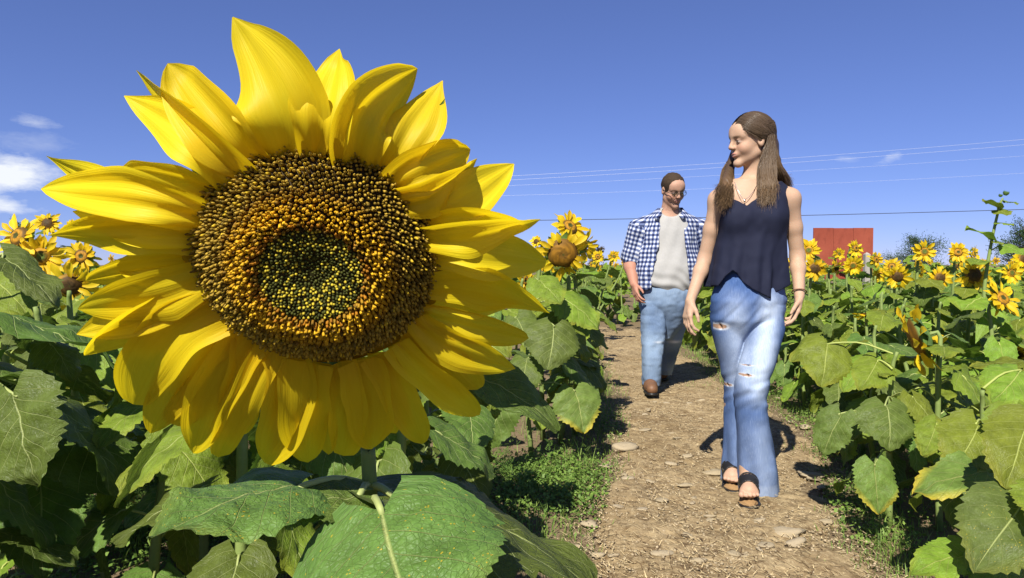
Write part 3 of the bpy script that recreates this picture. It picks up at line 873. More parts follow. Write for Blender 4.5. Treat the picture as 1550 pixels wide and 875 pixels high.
for i, (b, t2, w, bow, lf, tl, ly) in enumerate(HP):
    dn = nrm(loc2(*t2))[1]                       # +1 for petals that point up, -1 for those that hang
    k1 = ((i * 37) % 10) / 10; k2 = ((i * 53) % 10) / 10; k3 = ((i * 29) % 10) / 10
    lf2 = (.10 + .08 * k1) * sstep(-.5, .3, dn) + lf * .6
    tl2 = -.10 - .28 * sstep(-.2, .8, dn) * (.5 + k2) - .22 * sstep(-.2, -.9, dn) + .10 * (k3 - .5)
    dw = sstep(-.3, -.8, dn)
    hero_petal(b, t2, w * (1.06 + .08 * dw), bow + .05 * math.sin(i * 1.7), lf2, tl2, ly, seed=i, trough=.12 + .30 * k1, peak=.40 + .2 * k2,
               base_w=.5 + .42 * dw, pleat=(.06 + .08 * k3) * (1 - .4 * dw), twist=.8 * math.sin(i * 2.3) * (1 - .75 * dw), blunt=dw * (.6 + .5 * k2) + .25 * k1)
# small bright florets and green bracts between the petals and the disc
for i in range(20):
    a = 2 * math.pi * (i + .3 * math.sin(i * 3.1)) / 20
    r0 = RD * .95; L = RD * (.55 if i % 3 else .75); w = RD * .24
    tt = np.linspace(0, 1, 8)
    x = r0 + tt * L; z = -RD * .20 - tt * RD * .16
    cl = np.stack([x, .06 * L * np.sin(tt * 3 + i), z], -1)
    V, F, uv = petal_grid(8, 5, cl, np.tile([[0, 1.0, 0]], (8, 1)), np.tile([[0, 0, 1.0]], (8, 1)), w, i + 300, base_w=1.0, peak=.12)
    obj('bract', mesh_np('bract', V, F, M['bract'], uv=uv), head, M=Matrix.Rotation(a, 4, 'Z'))

# stem: rises behind the head and bends over into it
back = HC - HN * RD * .5
s0 = P(560, 740, YH + .165); s1 = P(557, 690, YH + .165)
sp = [h_base, h_base + (s0 - h_base) * .5 + np.array([.006, 0, 0]), s0, s1, P(545, 560, YH + .175), back - HN * .03 + np.array([0, 0, .005]), back + HN * .01]
sc = bez(sp, 34) - h_base
V, Q, T = tube(sc, np.linspace(.0078, .0056, 34), 12)
st = obj('stem', mesh_np('stem', V, [Q, T], M['stem']), hero)

def HL(base, tip, width_px, Yb, Yt, up, mat='hero', seed=1, stem=None, **kw):
    b, t2 = P(*base, Yb), P(*tip, Yt)
    return traced_leaf(hero, b, t2, width_px / FPX * (Yb + Yt) / 2, up, mat, seed, stem, h_base, **kw)
sa = P(558, 735, YH + .165); sb = P(560, 770, YH + .165)
HL((575, 768), (650, 985), 372, .555, .46, (-.1, -.55, .8), seed=3, stem=sb, droop=.5, fold=.1, wave=.03, teeth=19, serr=.05, label='big spotted leaf facing the camera')
HL((460, 735), (222, 815), 215, .60, .50, (-.25, -.45, .9), seed=5, stem=sa, droop=.45, fold=.15, wave=.05, teeth=12, serr=.05)
HL((545, 748), (385, 790), 130, .60, .56, (.05, -.2, .9), mat='leaf', seed=8, stem=sa, droop=.5, wave=.04)
HL((592, 748), (905, 905), 215, .62, .66, (.35, -.1, .9), mat='leaf', seed=9, stem=sa, droop=.6, wave=.05)
HL((565, 765), (650, 745), 100, .64, .74, (.0, -.1, .95), mat='leaf', seed=10, stem=sa, droop=.3)
HL((300, 610), (178, 768), 84, .60, .56, (-.65, -.35, .5), mat='bright', seed=11, stem=P(540, 640, YH + .17), droop=.4, fold=.5, wave=.02)
HL((690, 545), (842, 656), 92, .60, .58, (.25, -.55, .7), mat='leaf', seed=12, stem=P(545, 600, YH + .17), droop=.4, fold=.3, wave=.02, serr=.015)
HL((560, 790), (470, 930), 200, .66, .62, (-.2, -.3, .9), mat='leaf', seed=13, stem=sb, droop=.5)
HL((585, 800), (760, 960), 240, .70, .72, (.3, -.3, .9), mat='leaf', seed=14, stem=sb, droop=.5)
# lower leaves of the big plant, mostly out of the picture
for i in range(5):
    a = 1.1 + i * 2.1; z = .50 - i * .09
    b = np.array([h_base[0] + .1 * math.cos(a), h_base[1] + .12 * math.sin(a) + .05, z])
    traced_leaf(hero, b, b + np.array([.2 * math.cos(a), .2 * math.sin(a), -.10]), .18, (0, 0, 1), 'leaf', 30 + i, (h_base[0], h_base[1], z - .05), h_base)
# two insects' bites / dark marks on a lower petal are left to the petals' own shading
# ------------------------------------------------------------------ the field: flowering plants seen one by one
GR_R, GR_L = 'sunflowers right of the path', 'sunflowers left of the path'
FLOW = [
    # px, py, diameter px, real diameter, facing, leaves, label, big
    (852, 384, 80, .30, (.05, -1, -.25), 12, 'tall sunflower with heavy brown nodding disc beside the path, left of the man', True, GR_L),
    (812, 366, 22, .085, (-.5, -1, .3), 4, 'small young sunflower head peeking out left of the heavy nodding disc', False, GR_L),
    (905, 389, 22, .19, (-.1, -1, .05), 7, 'small far sunflower nearest the heavy nodding disc, left of the man', False, GR_L),
    (929, 388, 22, .19, (.1, -1, .1), 7, 'small far sunflower just left of the checked sleeve', False, GR_L),
    (948, 396, 18, .18, (.2, -1, .0), 6, 'tiny far sunflower touching the checked sleeve edge', False, GR_L),
    (926, 414, 15, .15, (.3, -1, -.5), 6, 'tiny far sunflower hanging below the one by the checked sleeve', False, GR_L),
    (1224, 379, 36, .19, (-.5, -1, .1), 8, 'sunflower high beside the woman\'s elbow, left of the red board', False, GR_R),
    (1233, 407, 40, .20, (-.2, -1, -.1), 8, 'sunflower lower beside the woman\'s elbow under a higher bloom', False, GR_R),
    (1295, 376, 30, .19, (.3, -1, .2), 7, 'sunflower in front of the red board\'s right half, uppermost', False, GR_R),
    (1291, 402, 34, .20, (-.3, -1, -.2), 7, 'sunflower below the uppermost bloom before the red board', False, GR_R),
    (1266, 405, 26, .17, (.5, -1, -.2), 7, 'sunflower at the lower left corner of the red board', False, GR_R),
    (1326, 393, 27, .18, (.1, -1, .0), 7, 'sunflower just right of the red board\'s edge', False, GR_R),
    (1333, 416, 25, .17, (-.2, -1, -.1), 7, 'small sunflower below the bloom at the red board\'s right edge', False, GR_R),
    (1358, 419, 42, .21, (-.35, -1, -.25), 9, 'sunflower with dark disc turned left, right of the red board', False, GR_R),
    (1350, 404, 30, .19, (-.6, -1, .2), 7, 'sunflower half hidden behind the dark disc turned left', False, GR_R),
    (1399, 381, 40, .20, (-.1, -1, .15), 9, 'tall sunflower in front of the small dark tree', False, GR_R),
    (1423, 421, 38, .19, (.0, -1, .05), 9, 'sunflower below and right of the small dark tree', False, GR_R),
    (1450, 382, 34, .19, (-.3, -1, .25), 8, 'sunflower standing high between the dark tree and the tall bud stalk', False, GR_R),
    (1475, 384, 28, .18, (.6, -1, .2), 7, 'sunflower partly hidden behind the large bloom left of the tall bud stalk', False, GR_R),
    (1474, 417, 52, .22, (-.1, -1, .10), 10, 'large sunflower left of the tall bud stalk', False, GR_R),
    (1516, 452, 64, .22, (.15, -.8, .45), 10, 'large sunflower tilted upward below the tall bud stalk', False, GR_R),
    (1531, 413, 40, .19, (.2, -1, .1), 9, 'sunflower right of the tall bud stalk', False, GR_R),
    (1549, 392, 34, .19, (.1, -1, .2), 8, 'sunflower cut by the right picture edge', False, GR_R),
    (1312, 476, 44, .20, (-.1, -.25, -1), 9, 'sunflower hanging face down among the leaves', False, GR_R),
    (1388, 512, 108, .30, (-.85, .40, -.38), 10, 'sunflower seen edge-on with a curved ring of petals', True, GR_R),
    (1542, 535, 40, .17, (-.5, -.5, -.6), 9, 'sunflower drooping half hidden at the right edge', False, GR_R),
    (1395, 412, 24, .16, (.8, -.7, -.3), 7, 'little sunflower turned right below the tall bloom by the tree', False, GR_R),
    (1270, 384, 22, .18, (.1, -1, .0), 6, 'far small sunflower before the middle of the red board', False, GR_R),
    (72, 338, 40, .19, (.2, -1, .35), 9, 'topmost sunflower of the cluster behind the big flower, left edge', False, GR_L),
    (28, 358, 76, .24, (-.3, -1, .35), 10, 'wide sunflower nearest the left picture edge', False, GR_L),
    (62, 388, 76, .24, (.4, -1, -.1), 10, 'sunflower with dark disc in the middle of the left cluster', False, GR_L),
    (106, 432, 78, .24, (.5, -1, -.2), 10, 'lowest sunflower of the left cluster, dark disc turned right', False, GR_L),
    (124, 388, 54, .22, (.1, -1, .1), 9, 'sunflower of the left cluster half behind the big petals', False, GR_L),
    (110, 345, 30, .19, (.0, -1, .2), 8, 'small sunflower of the left cluster peeking above the big petals', False, GR_L),
    (8, 400, 50, .22, (-.2, -1, -.1), 9, 'sunflower low at the left picture edge', False, GR_L),
    (795, 425, 34, .20, (.3, -1, -.2), 9, 'sunflower low behind the big flower\'s right petals', False, GR_L),
    (742, 417, 30, .20, (.1, -1, .0), 8, 'sunflower glimpsed through the gap in the right petals', False, GR_L),
]
used = []
for i, (px, py, dp, D, fac, nlf, label, big, grp) in enumerate(FLOW):
    Yd = FPX * D / dp
    if i == 24: Yd = 2.75
    pos = P(px, py, Yd)
    f = nrm(fac)
    bx, by = pos[0] - f[0] * .10, pos[1] - f[1] * .10
    pd = path_dist(bx, by)[0]
    if pd < .12: bx += (.15 - pd) * (1 if px > 1000 else -1)
    used.append((bx, by))
    lod = 'near' if Yd < 4.2 else 'mid'
    plant((bx, by), pos[2], nlf, label, grp, head=(pos, f, D, dp >= 44, big), seed=i + 1, lod=lod, leaf_len=.21 if Yd > 3 else .2,
          bright=.62 if px > 1000 else .35, zmin=.12)
# a second bloom above the heavy disc, seen over its top, on its own stalk
pos = P(862, 343, 4.05); f = nrm((.35, -.75, .55)); used.append((pos[0] + .05, pos[1] + .1))
plant((pos[0] + .05, pos[1] + .12), pos[2], 8, 'sunflower turned upward above the heavy nodding disc by the path', GR_L, head=(pos, f, .235, True, False), seed=51, lod='near')
pos = P(884, 372, 4.2); f = nrm((.8, -.8, -.1)); used.append((pos[0], pos[1] + .1))
plant((pos[0], pos[1] + .12), pos[2], 7, 'sunflower turned right beside the heavy nodding disc', GR_L, head=(pos, f, .21, True, False), seed=52, lod='near')
# the tall stalk with closed buds against the sky
pos = P(1519, 300, 4.3); bp = P(1492, 420, 4.3)
tall = empty('sunflower_plant', (bp[0], bp[1], float(ground_h(bp[0], bp[1])) - .01))
tag(tall, 'tall thin sunflower stalk with closed green buds against the sky', 'sunflower', GR_R)
b0 = np.array(tall.location)
sc = bez([np.zeros(3), (P(1489, 470, 4.3) - b0), P(1492, 420, 4.3) - b0, P(1502, 360, 4.3) - b0, P(1513, 312, 4.3) - b0, P(1518, 300, 4.3) - b0], 20)
V, Q, T = tube(sc, np.linspace(.014, .0055, 20), 8); obj('stem', mesh_np('stem', V, [Q, T], M['stem']), tall)
for (px, py, s_) in ((1514, 297, .020), (1522, 294, .030), (1520, 306, .018)):
    obj('bud', BUD, tall, M=head_matrix(P(px, py, 4.3) - b0, nrm((.2, -.3, 1))) @ Matrix.Scale(s_, 4))
for k, (b, t2, s_, w) in enumerate((((1499, 361), (1461, 349), (1500, 372), 14), ((1510, 313), (1488, 305), (1510, 318), 11), ((1510, 338), (1534, 343), (1507, 342), 12),
                        ((1512, 318), (1524, 327), (1511, 322), 13), ((1524, 306), (1541, 310), (1518, 304), 8), ((1520, 372), (1550, 386), (1499, 380), 20),
                        ((1504, 366), (1516, 371), (1501, 370), 9), ((1490, 395), (1470, 402), (1494, 400), 16), ((1488, 450), (1455, 470), (1490, 455), 40), ((1492, 470), (1530, 490), (1490, 470), 45))):
    traced_leaf(tall, P(*b, 4.3), P(*t2, 4.22), w * 2.2 / FPX * 4.3, (.1 * (-1) ** k, -.25, .95), 'bright', 60 + k, P(*s_, 4.3), b0, nu=16, nv=7, droop=.5, fold=.3)
used.append((bp[0], bp[1]))

# ---- prominent leaves traced one by one, on the plants that carry them
def leafy(base_xy, H, label, group, leaves, seed, extra=3, **kw):
    root = plant(base_xy, H, extra, label, group, seed=seed, lod='near', **kw)
    b0 = np.array(root.location); used.append(base_xy)
    for k, (b, t2, wpx, Yb, Yt, up, mat) in enumerate(leaves):
        pb, pt = P(*b, Yb), P(*t2, Yt)
        sp = np.array([base_xy[0], base_xy[1], max(.1, min(H - .03, pb[2] - .03))])
        traced_leaf(root, pb, pt, wpx / FPX * (Yb + Yt) / 2, up, mat, seed * 13 + k, sp, b0, nu=34, nv=13, droop=.45, fold=.12 + .1 * math.sin(k), wave=.045)
    return root
Lx = lambda px, Y: P(px, 500, Y)[0]
leafy((Lx(-120, 1.75), 1.75), .95, 'sunflower plant at the left edge with a big dark leaf above a pale one', GR_L, [
    ((-60, 470), (165, 560), 150, 1.6, 1.5, (-.1, .25, .95), 'leaf'), ((20, 596), (62, 735), 150, 1.45, 1.40, (-.35, -.75, .5), 'leaf'),
    ((70, 600), (185, 755), 165, 1.55, 1.55, (.45, .30, .8), 'leaf'), ((0, 385), (90, 470), 80, 1.8, 1.72, (.1, -.1, .95), 'leaf'),
    ((-30, 560), (60, 590), 90, 1.6, 1.5, (0, .3, .9), 'leaf'), ((-40, 700), (70, 830), 150, 1.5, 1.5, (.3, .2, .9), 'leaf'), ((-20, 800), (110, 860), 120, 1.55, 1.5, (.1, .3, .9), 'leaf'), ((60, 500), (150, 520), 90, 1.7, 1.65, (.1, .2, .9), 'leaf'), ((-20, 420), (50, 480), 100, 1.9, 1.85, (-.2, -.5, .8), 'bright')], 201, extra=5)
leafy((Lx(230, 2.3), 2.5), .70, 'low leafy sunflower plant behind the big flower\'s lower left petals', GR_L, [
    ((140, 520), (215, 600), 70, 2.3, 2.25, (-.2, -.6, .8), 'bright'), ((60, 520), (30, 600), 80, 2.4, 2.35, (-.3, -.6, .7), 'leaf'),
    ((330, 650), (300, 745), 90, 2.2, 2.15, (-.2, -.75, .6), 'leaf'), ((260, 660), (330, 740), 60, 2.3, 2.25, (.2, -.7, .6), 'bright'),
    ((120, 455), (60, 520), 60, 2.6, 2.5, (-.3, -.5, .8), 'bright'), ((180, 640), (120, 720), 90, 2.3, 2.25, (-.1, -.2, .9), 'leaf'), ((260, 740), (190, 800), 90, 2.3, 2.2, (0, -.2, .9), 'leaf'), ((330, 760), (400, 820), 90, 2.3, 2.25, (.1, -.1, .9), 'leaf'), ((120, 690), (60, 760), 80, 2.4, 2.35, (-.2, -.2, .9), 'leaf'), ((420, 680), (370, 740), 80, 2.3, 2.2, (0, -.7, .6), 'leaf')], 202, extra=3)
leafy((Lx(805, 3.75), 3.75), 1.02, 'leafy sunflower plant left of the path with broad drooping leaves', GR_L, [
    ((838, 492), (828, 560), 84, 3.45, 3.35, (.1, -.85, .5), 'leaf'), ((868, 590), (885, 655), 76, 3.5, 3.42, (.15, -.85, .5), 'yellow'),
    ((815, 425), (850, 460), 60, 3.5, 3.4, (-.1, -.4, .9), 'bright'), ((880, 455), (905, 500), 50, 3.7, 3.65, (.5, -.5, .7), 'leaf'),
    ((800, 540), (790, 600), 56, 3.5, 3.4, (-.1, -.8, .5), 'leaf'), ((850, 535), (905, 600), 60, 3.8, 3.8, (.7, -.3, .6), 'leaf'),
    ((850, 450), (905, 500), 70, 3.6, 3.5, (.3, -.6, .7), 'bright'), ((780, 480), (800, 520), 60, 3.6, 3.5, (-.1, -.8, .5), 'leaf'),
    ((880, 545), (915, 590), 56, 4.0, 4.0, (.6, -.5, .6), 'leaf'), ((770, 590), (742, 680), 70, 3.3, 3.3, (-.1, -.7, .6), 'leaf')], 203, extra=3)
leafy((Lx(650, 2.9), 2.9), .62, 'low sunflower plant with ragged leaves under the big flower\'s right petals', GR_L, [
    ((615, 665), (600, 715), 66, 2.8, 2.75, (0, -.8, .6), 'leaf'), ((720, 640), (735, 685), 46, 2.7, 2.65, (0, -.85, .5), 'bright'),
    ((680, 700), (712, 748), 44, 2.5, 2.45, (-.2, -.8, .5), 'yellow'), ((640, 700), (690, 760), 50, 2.6, 2.55, (.3, -.7, .5), 'leaf'),
    ((745, 590), (740, 640), 40, 2.8, 2.8, (.1, -.8, .5), 'bright')], 204, extra=3)
leafy((Lx(1352, 2.75), 2.75), .74, 'sunflower plant with one drooping heart leaf right of the woman\'s jeans', GR_R, [
    ((1340, 612), (1347, 682), 88, 2.55, 2.47, (-.05, -.85, .55), 'leaf'), ((1272, 626), (1248, 690), 62, 2.7, 2.68, (-.5, -.6, .6), 'leaf'),
    ((1386, 655), (1388, 715), 40, 2.6, 2.55, (.1, -.9, .4), 'leaf'), ((1325, 702), (1328, 778), 66, 2.5, 2.45, (-.1, -.9, .4), 'yellow'),
    ((1255, 520), (1240, 585), 76, 2.85, 2.78, (-.1, -.75, .65), 'bright'), ((1330, 545), (1300, 590), 60, 2.8, 2.7, (-.2, -.6, .7), 'bright'),
    ((1380, 600), (1420, 660), 58, 2.6, 2.5, (.2, -.6, .7), 'bright')], 205, extra=4)
leafy((Lx(1490, 2.25), 2.25), .68, 'sunflower plant with wide overlapping leaves at the lower right', GR_R, [
    ((1478, 640), (1445, 720), 92, 2.15, 2.05, (-.1, -.75, .65), 'bright'), ((1530, 620), (1545, 700), 90, 2.1, 2.05, (.1, -.75, .65), 'bright'),
    ((1505, 715), (1382, 748), 76, 2.05, 1.98, (-.1, -.5, .85), 'yellow'), ((1500, 690), (1440, 800), 110, 2.3, 2.3, (-.2, -.1, .9), 'leaf'),
    ((1420, 640), (1395, 690), 50, 2.4, 2.35, (-.2, -.7, .6), 'bright'), ((1545, 560), (1500, 610), 80, 2.3, 2.2, (-.1, -.6, .8), 'bright')], 206, extra=5)
leafy((Lx(1600, 1.8), 1.8), .62, 'sunflower plant at the lower right corner with one large pale leaf', GR_R, [
    ((1545, 755), (1480, 870), 130, 1.72, 1.6, (-.2, -.70, .70), 'hero'), ((1465, 838), (1380, 872), 70, 1.75, 1.70, (-.1, -.5, .85), 'bright'),
    ((1560, 640), (1520, 740), 110, 1.85, 1.75, (-.1, -.7, .7), 'bright'), ((1500, 840), (1540, 900), 100, 1.7, 1.65, (0, -.4, .9), 'leaf'),
    ((1590, 740), (1560, 800), 90, 1.7, 1.6, (0, -.6, .8), 'bright')], 207, extra=4)

# plants standing right behind the big flower: mostly hidden, they shade the ground there
for k, (px, y, H) in enumerate(((215, 1.75, 1.02), (360, 1.45, 1.05), (470, 1.75, 1.15), (600, 1.60, 1.05), (300, 2.2, 1.1), (440, 2.35, 1.1), (560, 2.25, 1.1), (690, 2.3, .98), (120, 2.35, 1.0), (20, 2.6, .95))):
    x = (px - 775) / FPX * y; used.append((x, y))
    plant((x, y), H, 13, 'sunflower plant close behind the big flower, shading the weeds', 'sunflowers close behind the big flower', seed=700 + k, lod='near', leaf_len=.21, bright=.4, zmin=.24)
# plants beside and behind the photographer, out of the picture, that shade the left foreground
for k, (x, y, H) in enumerate(((-1.35, .9, 1.1), (-1.5, 1.3, 1.2), (-.95, .25, 1.2), (-.55, -.25, 1.25), (-1.2, -.1, 1.2), (-1.75, .6, 1.2), (-.15, -.6, 1.2), (-.8, -.7, 1.2), (-1.25, 1.75, 1.0), (-1.6, 1.9, 1.1), (-1.05, .55, 1.0))):
    plant((x, y), H, 13, 'sunflower plant beside the camera, left of the big flower', 'sunflowers beside the camera', seed=740 + k, lod='near', leaf_len=.27, bright=.3, zmin=.25)
# ---- the rest of the field, by rows; alike ones share a label
def place_fill():
    n = 0; tries = 0; out = []
    regs = [('R', 150), ('L', 74), ('W', 26), ('B', 40)]
    rr = random.Random(5)
    for reg, cnt in regs:
        k = 0; tries = 0
        while k < cnt and tries < 9000:
            tries += 1
            if reg == 'R':
                y = 2.5 + 7.5 * rr.random() ** 1.25; x = rr.uniform(1.2, .80 * y + .2)
                d = .24 + .012 * y
            elif reg == 'L':
                y = 2.9 + 6.5 * rr.random() ** 1.2; x = rr.uniform(-.80 * y - .1, 1.2)
                d = .28 + .02 * y
            elif reg == 'W':
                y = rr.uniform(11.7, 13.0); x = rr.uniform(-.6, 4.2); d = .32
            else:
                y = rr.uniform(9.6, 13.5); x = rr.uniform(-4.5, 9.5); d = .55
            pdv = path_dist(x, y)[0]
            if pdv < .20: continue
            cx = float(np.interp(y, PC[:250, 1], PC[:250, 0])) if y < 11 else None
            if reg == 'R' and cx is not None and x < cx: continue
            if reg == 'L' and cx is not None and x > cx: continue
            if reg == 'R' and y < 3.3 and x < .46 * y + .35: continue
            if reg == 'L' and y < 3.6 and x > -.3 * y + .2: continue
            if any((x - a) ** 2 + (y - b) ** 2 < d * d for a, b in used): continue
            if math.hypot(x - 1.08, y - 3.1) < .50 or math.hypot(x - 1.25, y - 5.6) < .42: continue
            used.append((x, y)); out.append((reg, x, y, pdv)); k += 1
    return out
fill = place_fill()
def fill_label(reg, x, y, pdv):
    px = W0 / 2 + x / y * FPX
    if reg == 'B': return 'far sunflower plant with a small bloom on the skyline', 'far sunflowers on the skyline'
    if reg == 'W': return 'sunflower plant in the green wall where the path ends', 'sunflowers where the path ends'
    if reg == 'L':
        if px < 330: return ('leafy sunflower plant at the left, behind the big petals', 'left leafy sunflowers') if y < 5 else ('leafy sunflower plant far back behind the left cluster of blooms', 'far left leafy sunflowers')
        if pdv < .55: return ('leafy sunflower plant lining the left edge of the path', 'leafy sunflowers on the left path edge')
        return 'leafy sunflower plant hidden behind the big flower head', 'leafy sunflowers behind the big flower'
    if px < 1110: return 'leafy sunflower plant between the man and the woman, right edge of the path', 'leafy sunflowers between the two people'
    if px < 1235: return 'leafy sunflower plant directly behind the woman', 'leafy sunflowers behind the woman'
    if px < 1335: return ('leafy sunflower plant low in front, below the red board', 'near leafy sunflowers below the red board') if y < 4.6 else ('leafy sunflower plant farther back, below the red board', 'leafy sunflowers below the red board')
    if px < 1450: return ('leafy sunflower plant in front, below the small dark evergreen', 'near leafy sunflowers below the evergreen') if y < 4.6 else ('leafy sunflower plant farther back, below the small dark evergreen', 'leafy sunflowers below the evergreen')
    return ('leafy sunflower plant in front near the right picture edge', 'near leafy sunflowers at the right edge') if y < 4.6 else ('leafy sunflower plant farther back near the right picture edge', 'leafy sunflowers at the right edge')
for i, (reg, x, y, pdv) in enumerate(fill):
    rr = random.Random(i + 900)
    if reg == 'R': H = np.interp(y, [2.4, 4.5, 7, 11], [.66, .93, .99, 1.02]) * rr.uniform(.86, 1.04)
    elif reg == 'L': H = np.interp(y, [2.8, 4.5, 9], [.72, .92, .98]) * rr.uniform(.85, 1.05)
    else: H = 1.06 * rr.uniform(.9, 1.1)
    hd = None
    if reg == 'B' or (reg == 'W' and i % 4 == 0):
        f = nrm((rr.uniform(-.5, .5), -1, rr.uniform(-.3, .3))); hd = ((x, y, H), f, rr.uniform(.17, .21), False, False)
    near = y < 3.6
    nlf = 12 if y < 5 else 10 if y < 7 else 8
    if y > 9: nlf = 8
    lb, gp_ = fill_label(reg, x, y, pdv)
    plant((x, y), H, nlf, lb, gp_, head=hd, seed=300 + i, lod='near' if near else 'mid',
          leaf_len=.23 if y < 6 else .26, bright=.72 if reg == 'R' else .5, zmin=.10, az_bias=-1.7)

# the field beyond: one mass
mb = MB(); UVs = []
gV = {}
def mesh_arrays(me):
    v = np.empty(len(me.vertices) * 3, np.float32); me.vertices.foreach_get('co', v)
    return v.reshape(-1, 3)
lv = leaf_grid(6, 3, 5, serr=.0, teeth=1)
V0, F0, U0 = lv
rows = []
for i in range(900):
    y = 13.5 + 26 * R.rand() ** 1.3; x = R.uniform(-.85 * y - 2, .85 * y + 2)
    H = 1.05 * R.uniform(.85, 1.12)
    for k in range(9):
        a = R.rand() * 6.28 if R.rand() < .5 else R.normal(-1.6, .8); L = R.uniform(.16, .30); pit = R.uniform(-.9, .1)
        Mx = np.array(Matrix.Rotation(a, 3, 'Z') @ Matrix.Rotation(-pit, 3, 'Y')) * L
        mb.add(V0 @ Mx.T + np.array([x + .1 * math.cos(a), y + .1 * math.sin(a), H * R.uniform(.35, 1.0)]), F0); UVs.append(U0)
me = mesh_np('far_leaves', np.vstack(mb.v), np.vstack(mb.f4), M['leaf_bright'], uv=np.vstack(UVs))
far = tag(obj('far_sunflower_field', me), 'far sunflower field massed up to the skyline', kind='stuff')
mb = MB(); UVs = []
pj = mesh_arrays(PETALS_JOINED[0])
fj = np.concatenate([grid_faces(8, 5) + 40 * k for k in range(22)])
uj = np.tile(np.stack(np.meshgrid(np.linspace(0, 1, 8), np.linspace(0, 1, 5), indexing='ij'), -1).reshape(-1, 2), (22, 1))
mb2 = MB()
for i in range(160):
    y = 13.5 + 22 * R.rand() ** 1.2; x = R.uniform(-.85 * y, .85 * y); H = 1.12 * R.uniform(.9, 1.08)
    Mx = np.array(head_matrix((x, y, H), nrm((R.uniform(-.5, .5), -1, R.uniform(-.3, .3)))))
    mb.add(pj @ Mx[:3, :3].T * .8 + Mx[:3, 3], fj); UVs.append(uj)
    an = np.arange(8) * np.pi / 4
    dv = np.vstack([[0, 0, .02], np.column_stack([.055 * np.cos(an), .055 * np.sin(an), 0 * an])])
    mb2.add(dv @ Mx[:3, :3].T * .8 + Mx[:3, 3] , np.array([(0, 1 + k, 1 + (k + 1) % 8) for k in range(8)]), (.13, .07, .012))
o = obj('far_petals', mesh_np('far_petals', np.vstack(mb.v), np.vstack(mb.f4), M['petal_far'], uv=np.vstack(UVs)), far); o['kind'] = 'stuff'
o = obj('far_discs', mb2.mesh('far_discs', M['floret']), far); o['kind'] = 'stuff'
# ------------------------------------------------------------------ low growth on the ground
t = NT('weed'); M['weed'] = t.done(t.attr(), .55, .3, None, .30)
def blade_cloud(pts, lens, wid, cols, tilt=.5, seg=3, lean=None):
    mb = MB()
    n = len(pts)
    az = R.rand(n) * 2 * np.pi; bend = R.uniform(.2, 1.0, n) * tilt
    V = np.zeros((n, seg * 2 + 1, 3))
    for k in range(seg):
        f = k / seg; w = wid * (1 - f * .6)
        d = np.stack([np.cos(az) * bend * f ** 1.6, np.sin(az) * bend * f ** 1.6, f * np.sqrt(np.maximum(.1, 1 - (bend * f) ** 2))], -1) * lens[:, None]
        sd = np.stack([-np.sin(az), np.cos(az), 0 * az], -1) * w[:, None]
        V[:, 2 * k] = pts + d - sd; V[:, 2 * k + 1] = pts + d + sd
    V[:, -1] = pts + np.stack([np.cos(az) * bend, np.sin(az) * bend, np.sqrt(np.maximum(.05, 1 - bend ** 2))], -1) * lens[:, None]
    Q = np.array([(2 * k, 2 * k + 1, 2 * k + 3, 2 * k + 2) for k in range(seg - 1)]); T = np.array([(2 * seg - 2, 2 * seg - 1, 2 * seg)])
    off = (np.arange(n) * (2 * seg + 1))[:, None, None]
    C = np.repeat(cols[:, None], 2 * seg + 1, 1).reshape(-1, 3)
    return V.reshape(-1, 3), [(Q[None] + off).reshape(-1, 4), (T[None] + off).reshape(-1, 3)], C
def colmix(n, a, b): 
    f = R.rand(n, 1); return np.array(a) * (1 - f) + np.array(b) * f

# grass: along the path edges and in tufts
gp = []
x = R.uniform(-3.5, 5.5, 110000); y = 1.2 + 9 * R.rand(110000) ** 1.3
pdv = path_dist(x, y)
dens = np.exp(-((pdv - .08) / .16) ** 2) * (.35 + .65 * (vn(x * 2.1, y * 2.1, 21) > -.1)) + .05 * (pdv > .1)
keep = (R.rand(len(x)) < dens) & (pdv > -.10)
gx, gy = x[keep], y[keep]
for (px, py, n, s_) in ((1330, 850, 170, .10), (1290, 800, 40, .08), (1250, 620, 140, .12), (1400, 860, 90, .10), (1230, 605, 150, .10), (1060, 590, 120, .1), (1215, 690, 40, .06),
                        (790, 800, 60, .1), (830, 660, 60, .1), (1300, 700, 60, .1), (250, 800, 260, .22), (120, 840, 120, .2), (380, 830, 120, .2), (430, 690, 60, .1), (905, 720, 40, .08)):
    g = G(px, py); gx = np.append(gx, g[0] + R.normal(size=n) * s_); gy = np.append(gy, g[1] + R.normal(size=n) * s_)
pts = np.stack([gx, gy, ground_h(gx, gy)], -1); n = len(pts)
lens = R.uniform(.03, .085, n) * np.where(path_dist(gx, gy) > .05, 1.25, .7); lens[-600:] *= 1.7
V, F, C = blade_cloud(pts, lens, R.uniform(.0012, .0026, n), colmix(n, (.10, .19, .03), (.24, .34, .07)), .8)
tag(obj('grass', mesh_np('grass', V, F, M['weed'], col=C)), 'short green grass along the edges of the path', kind='stuff')

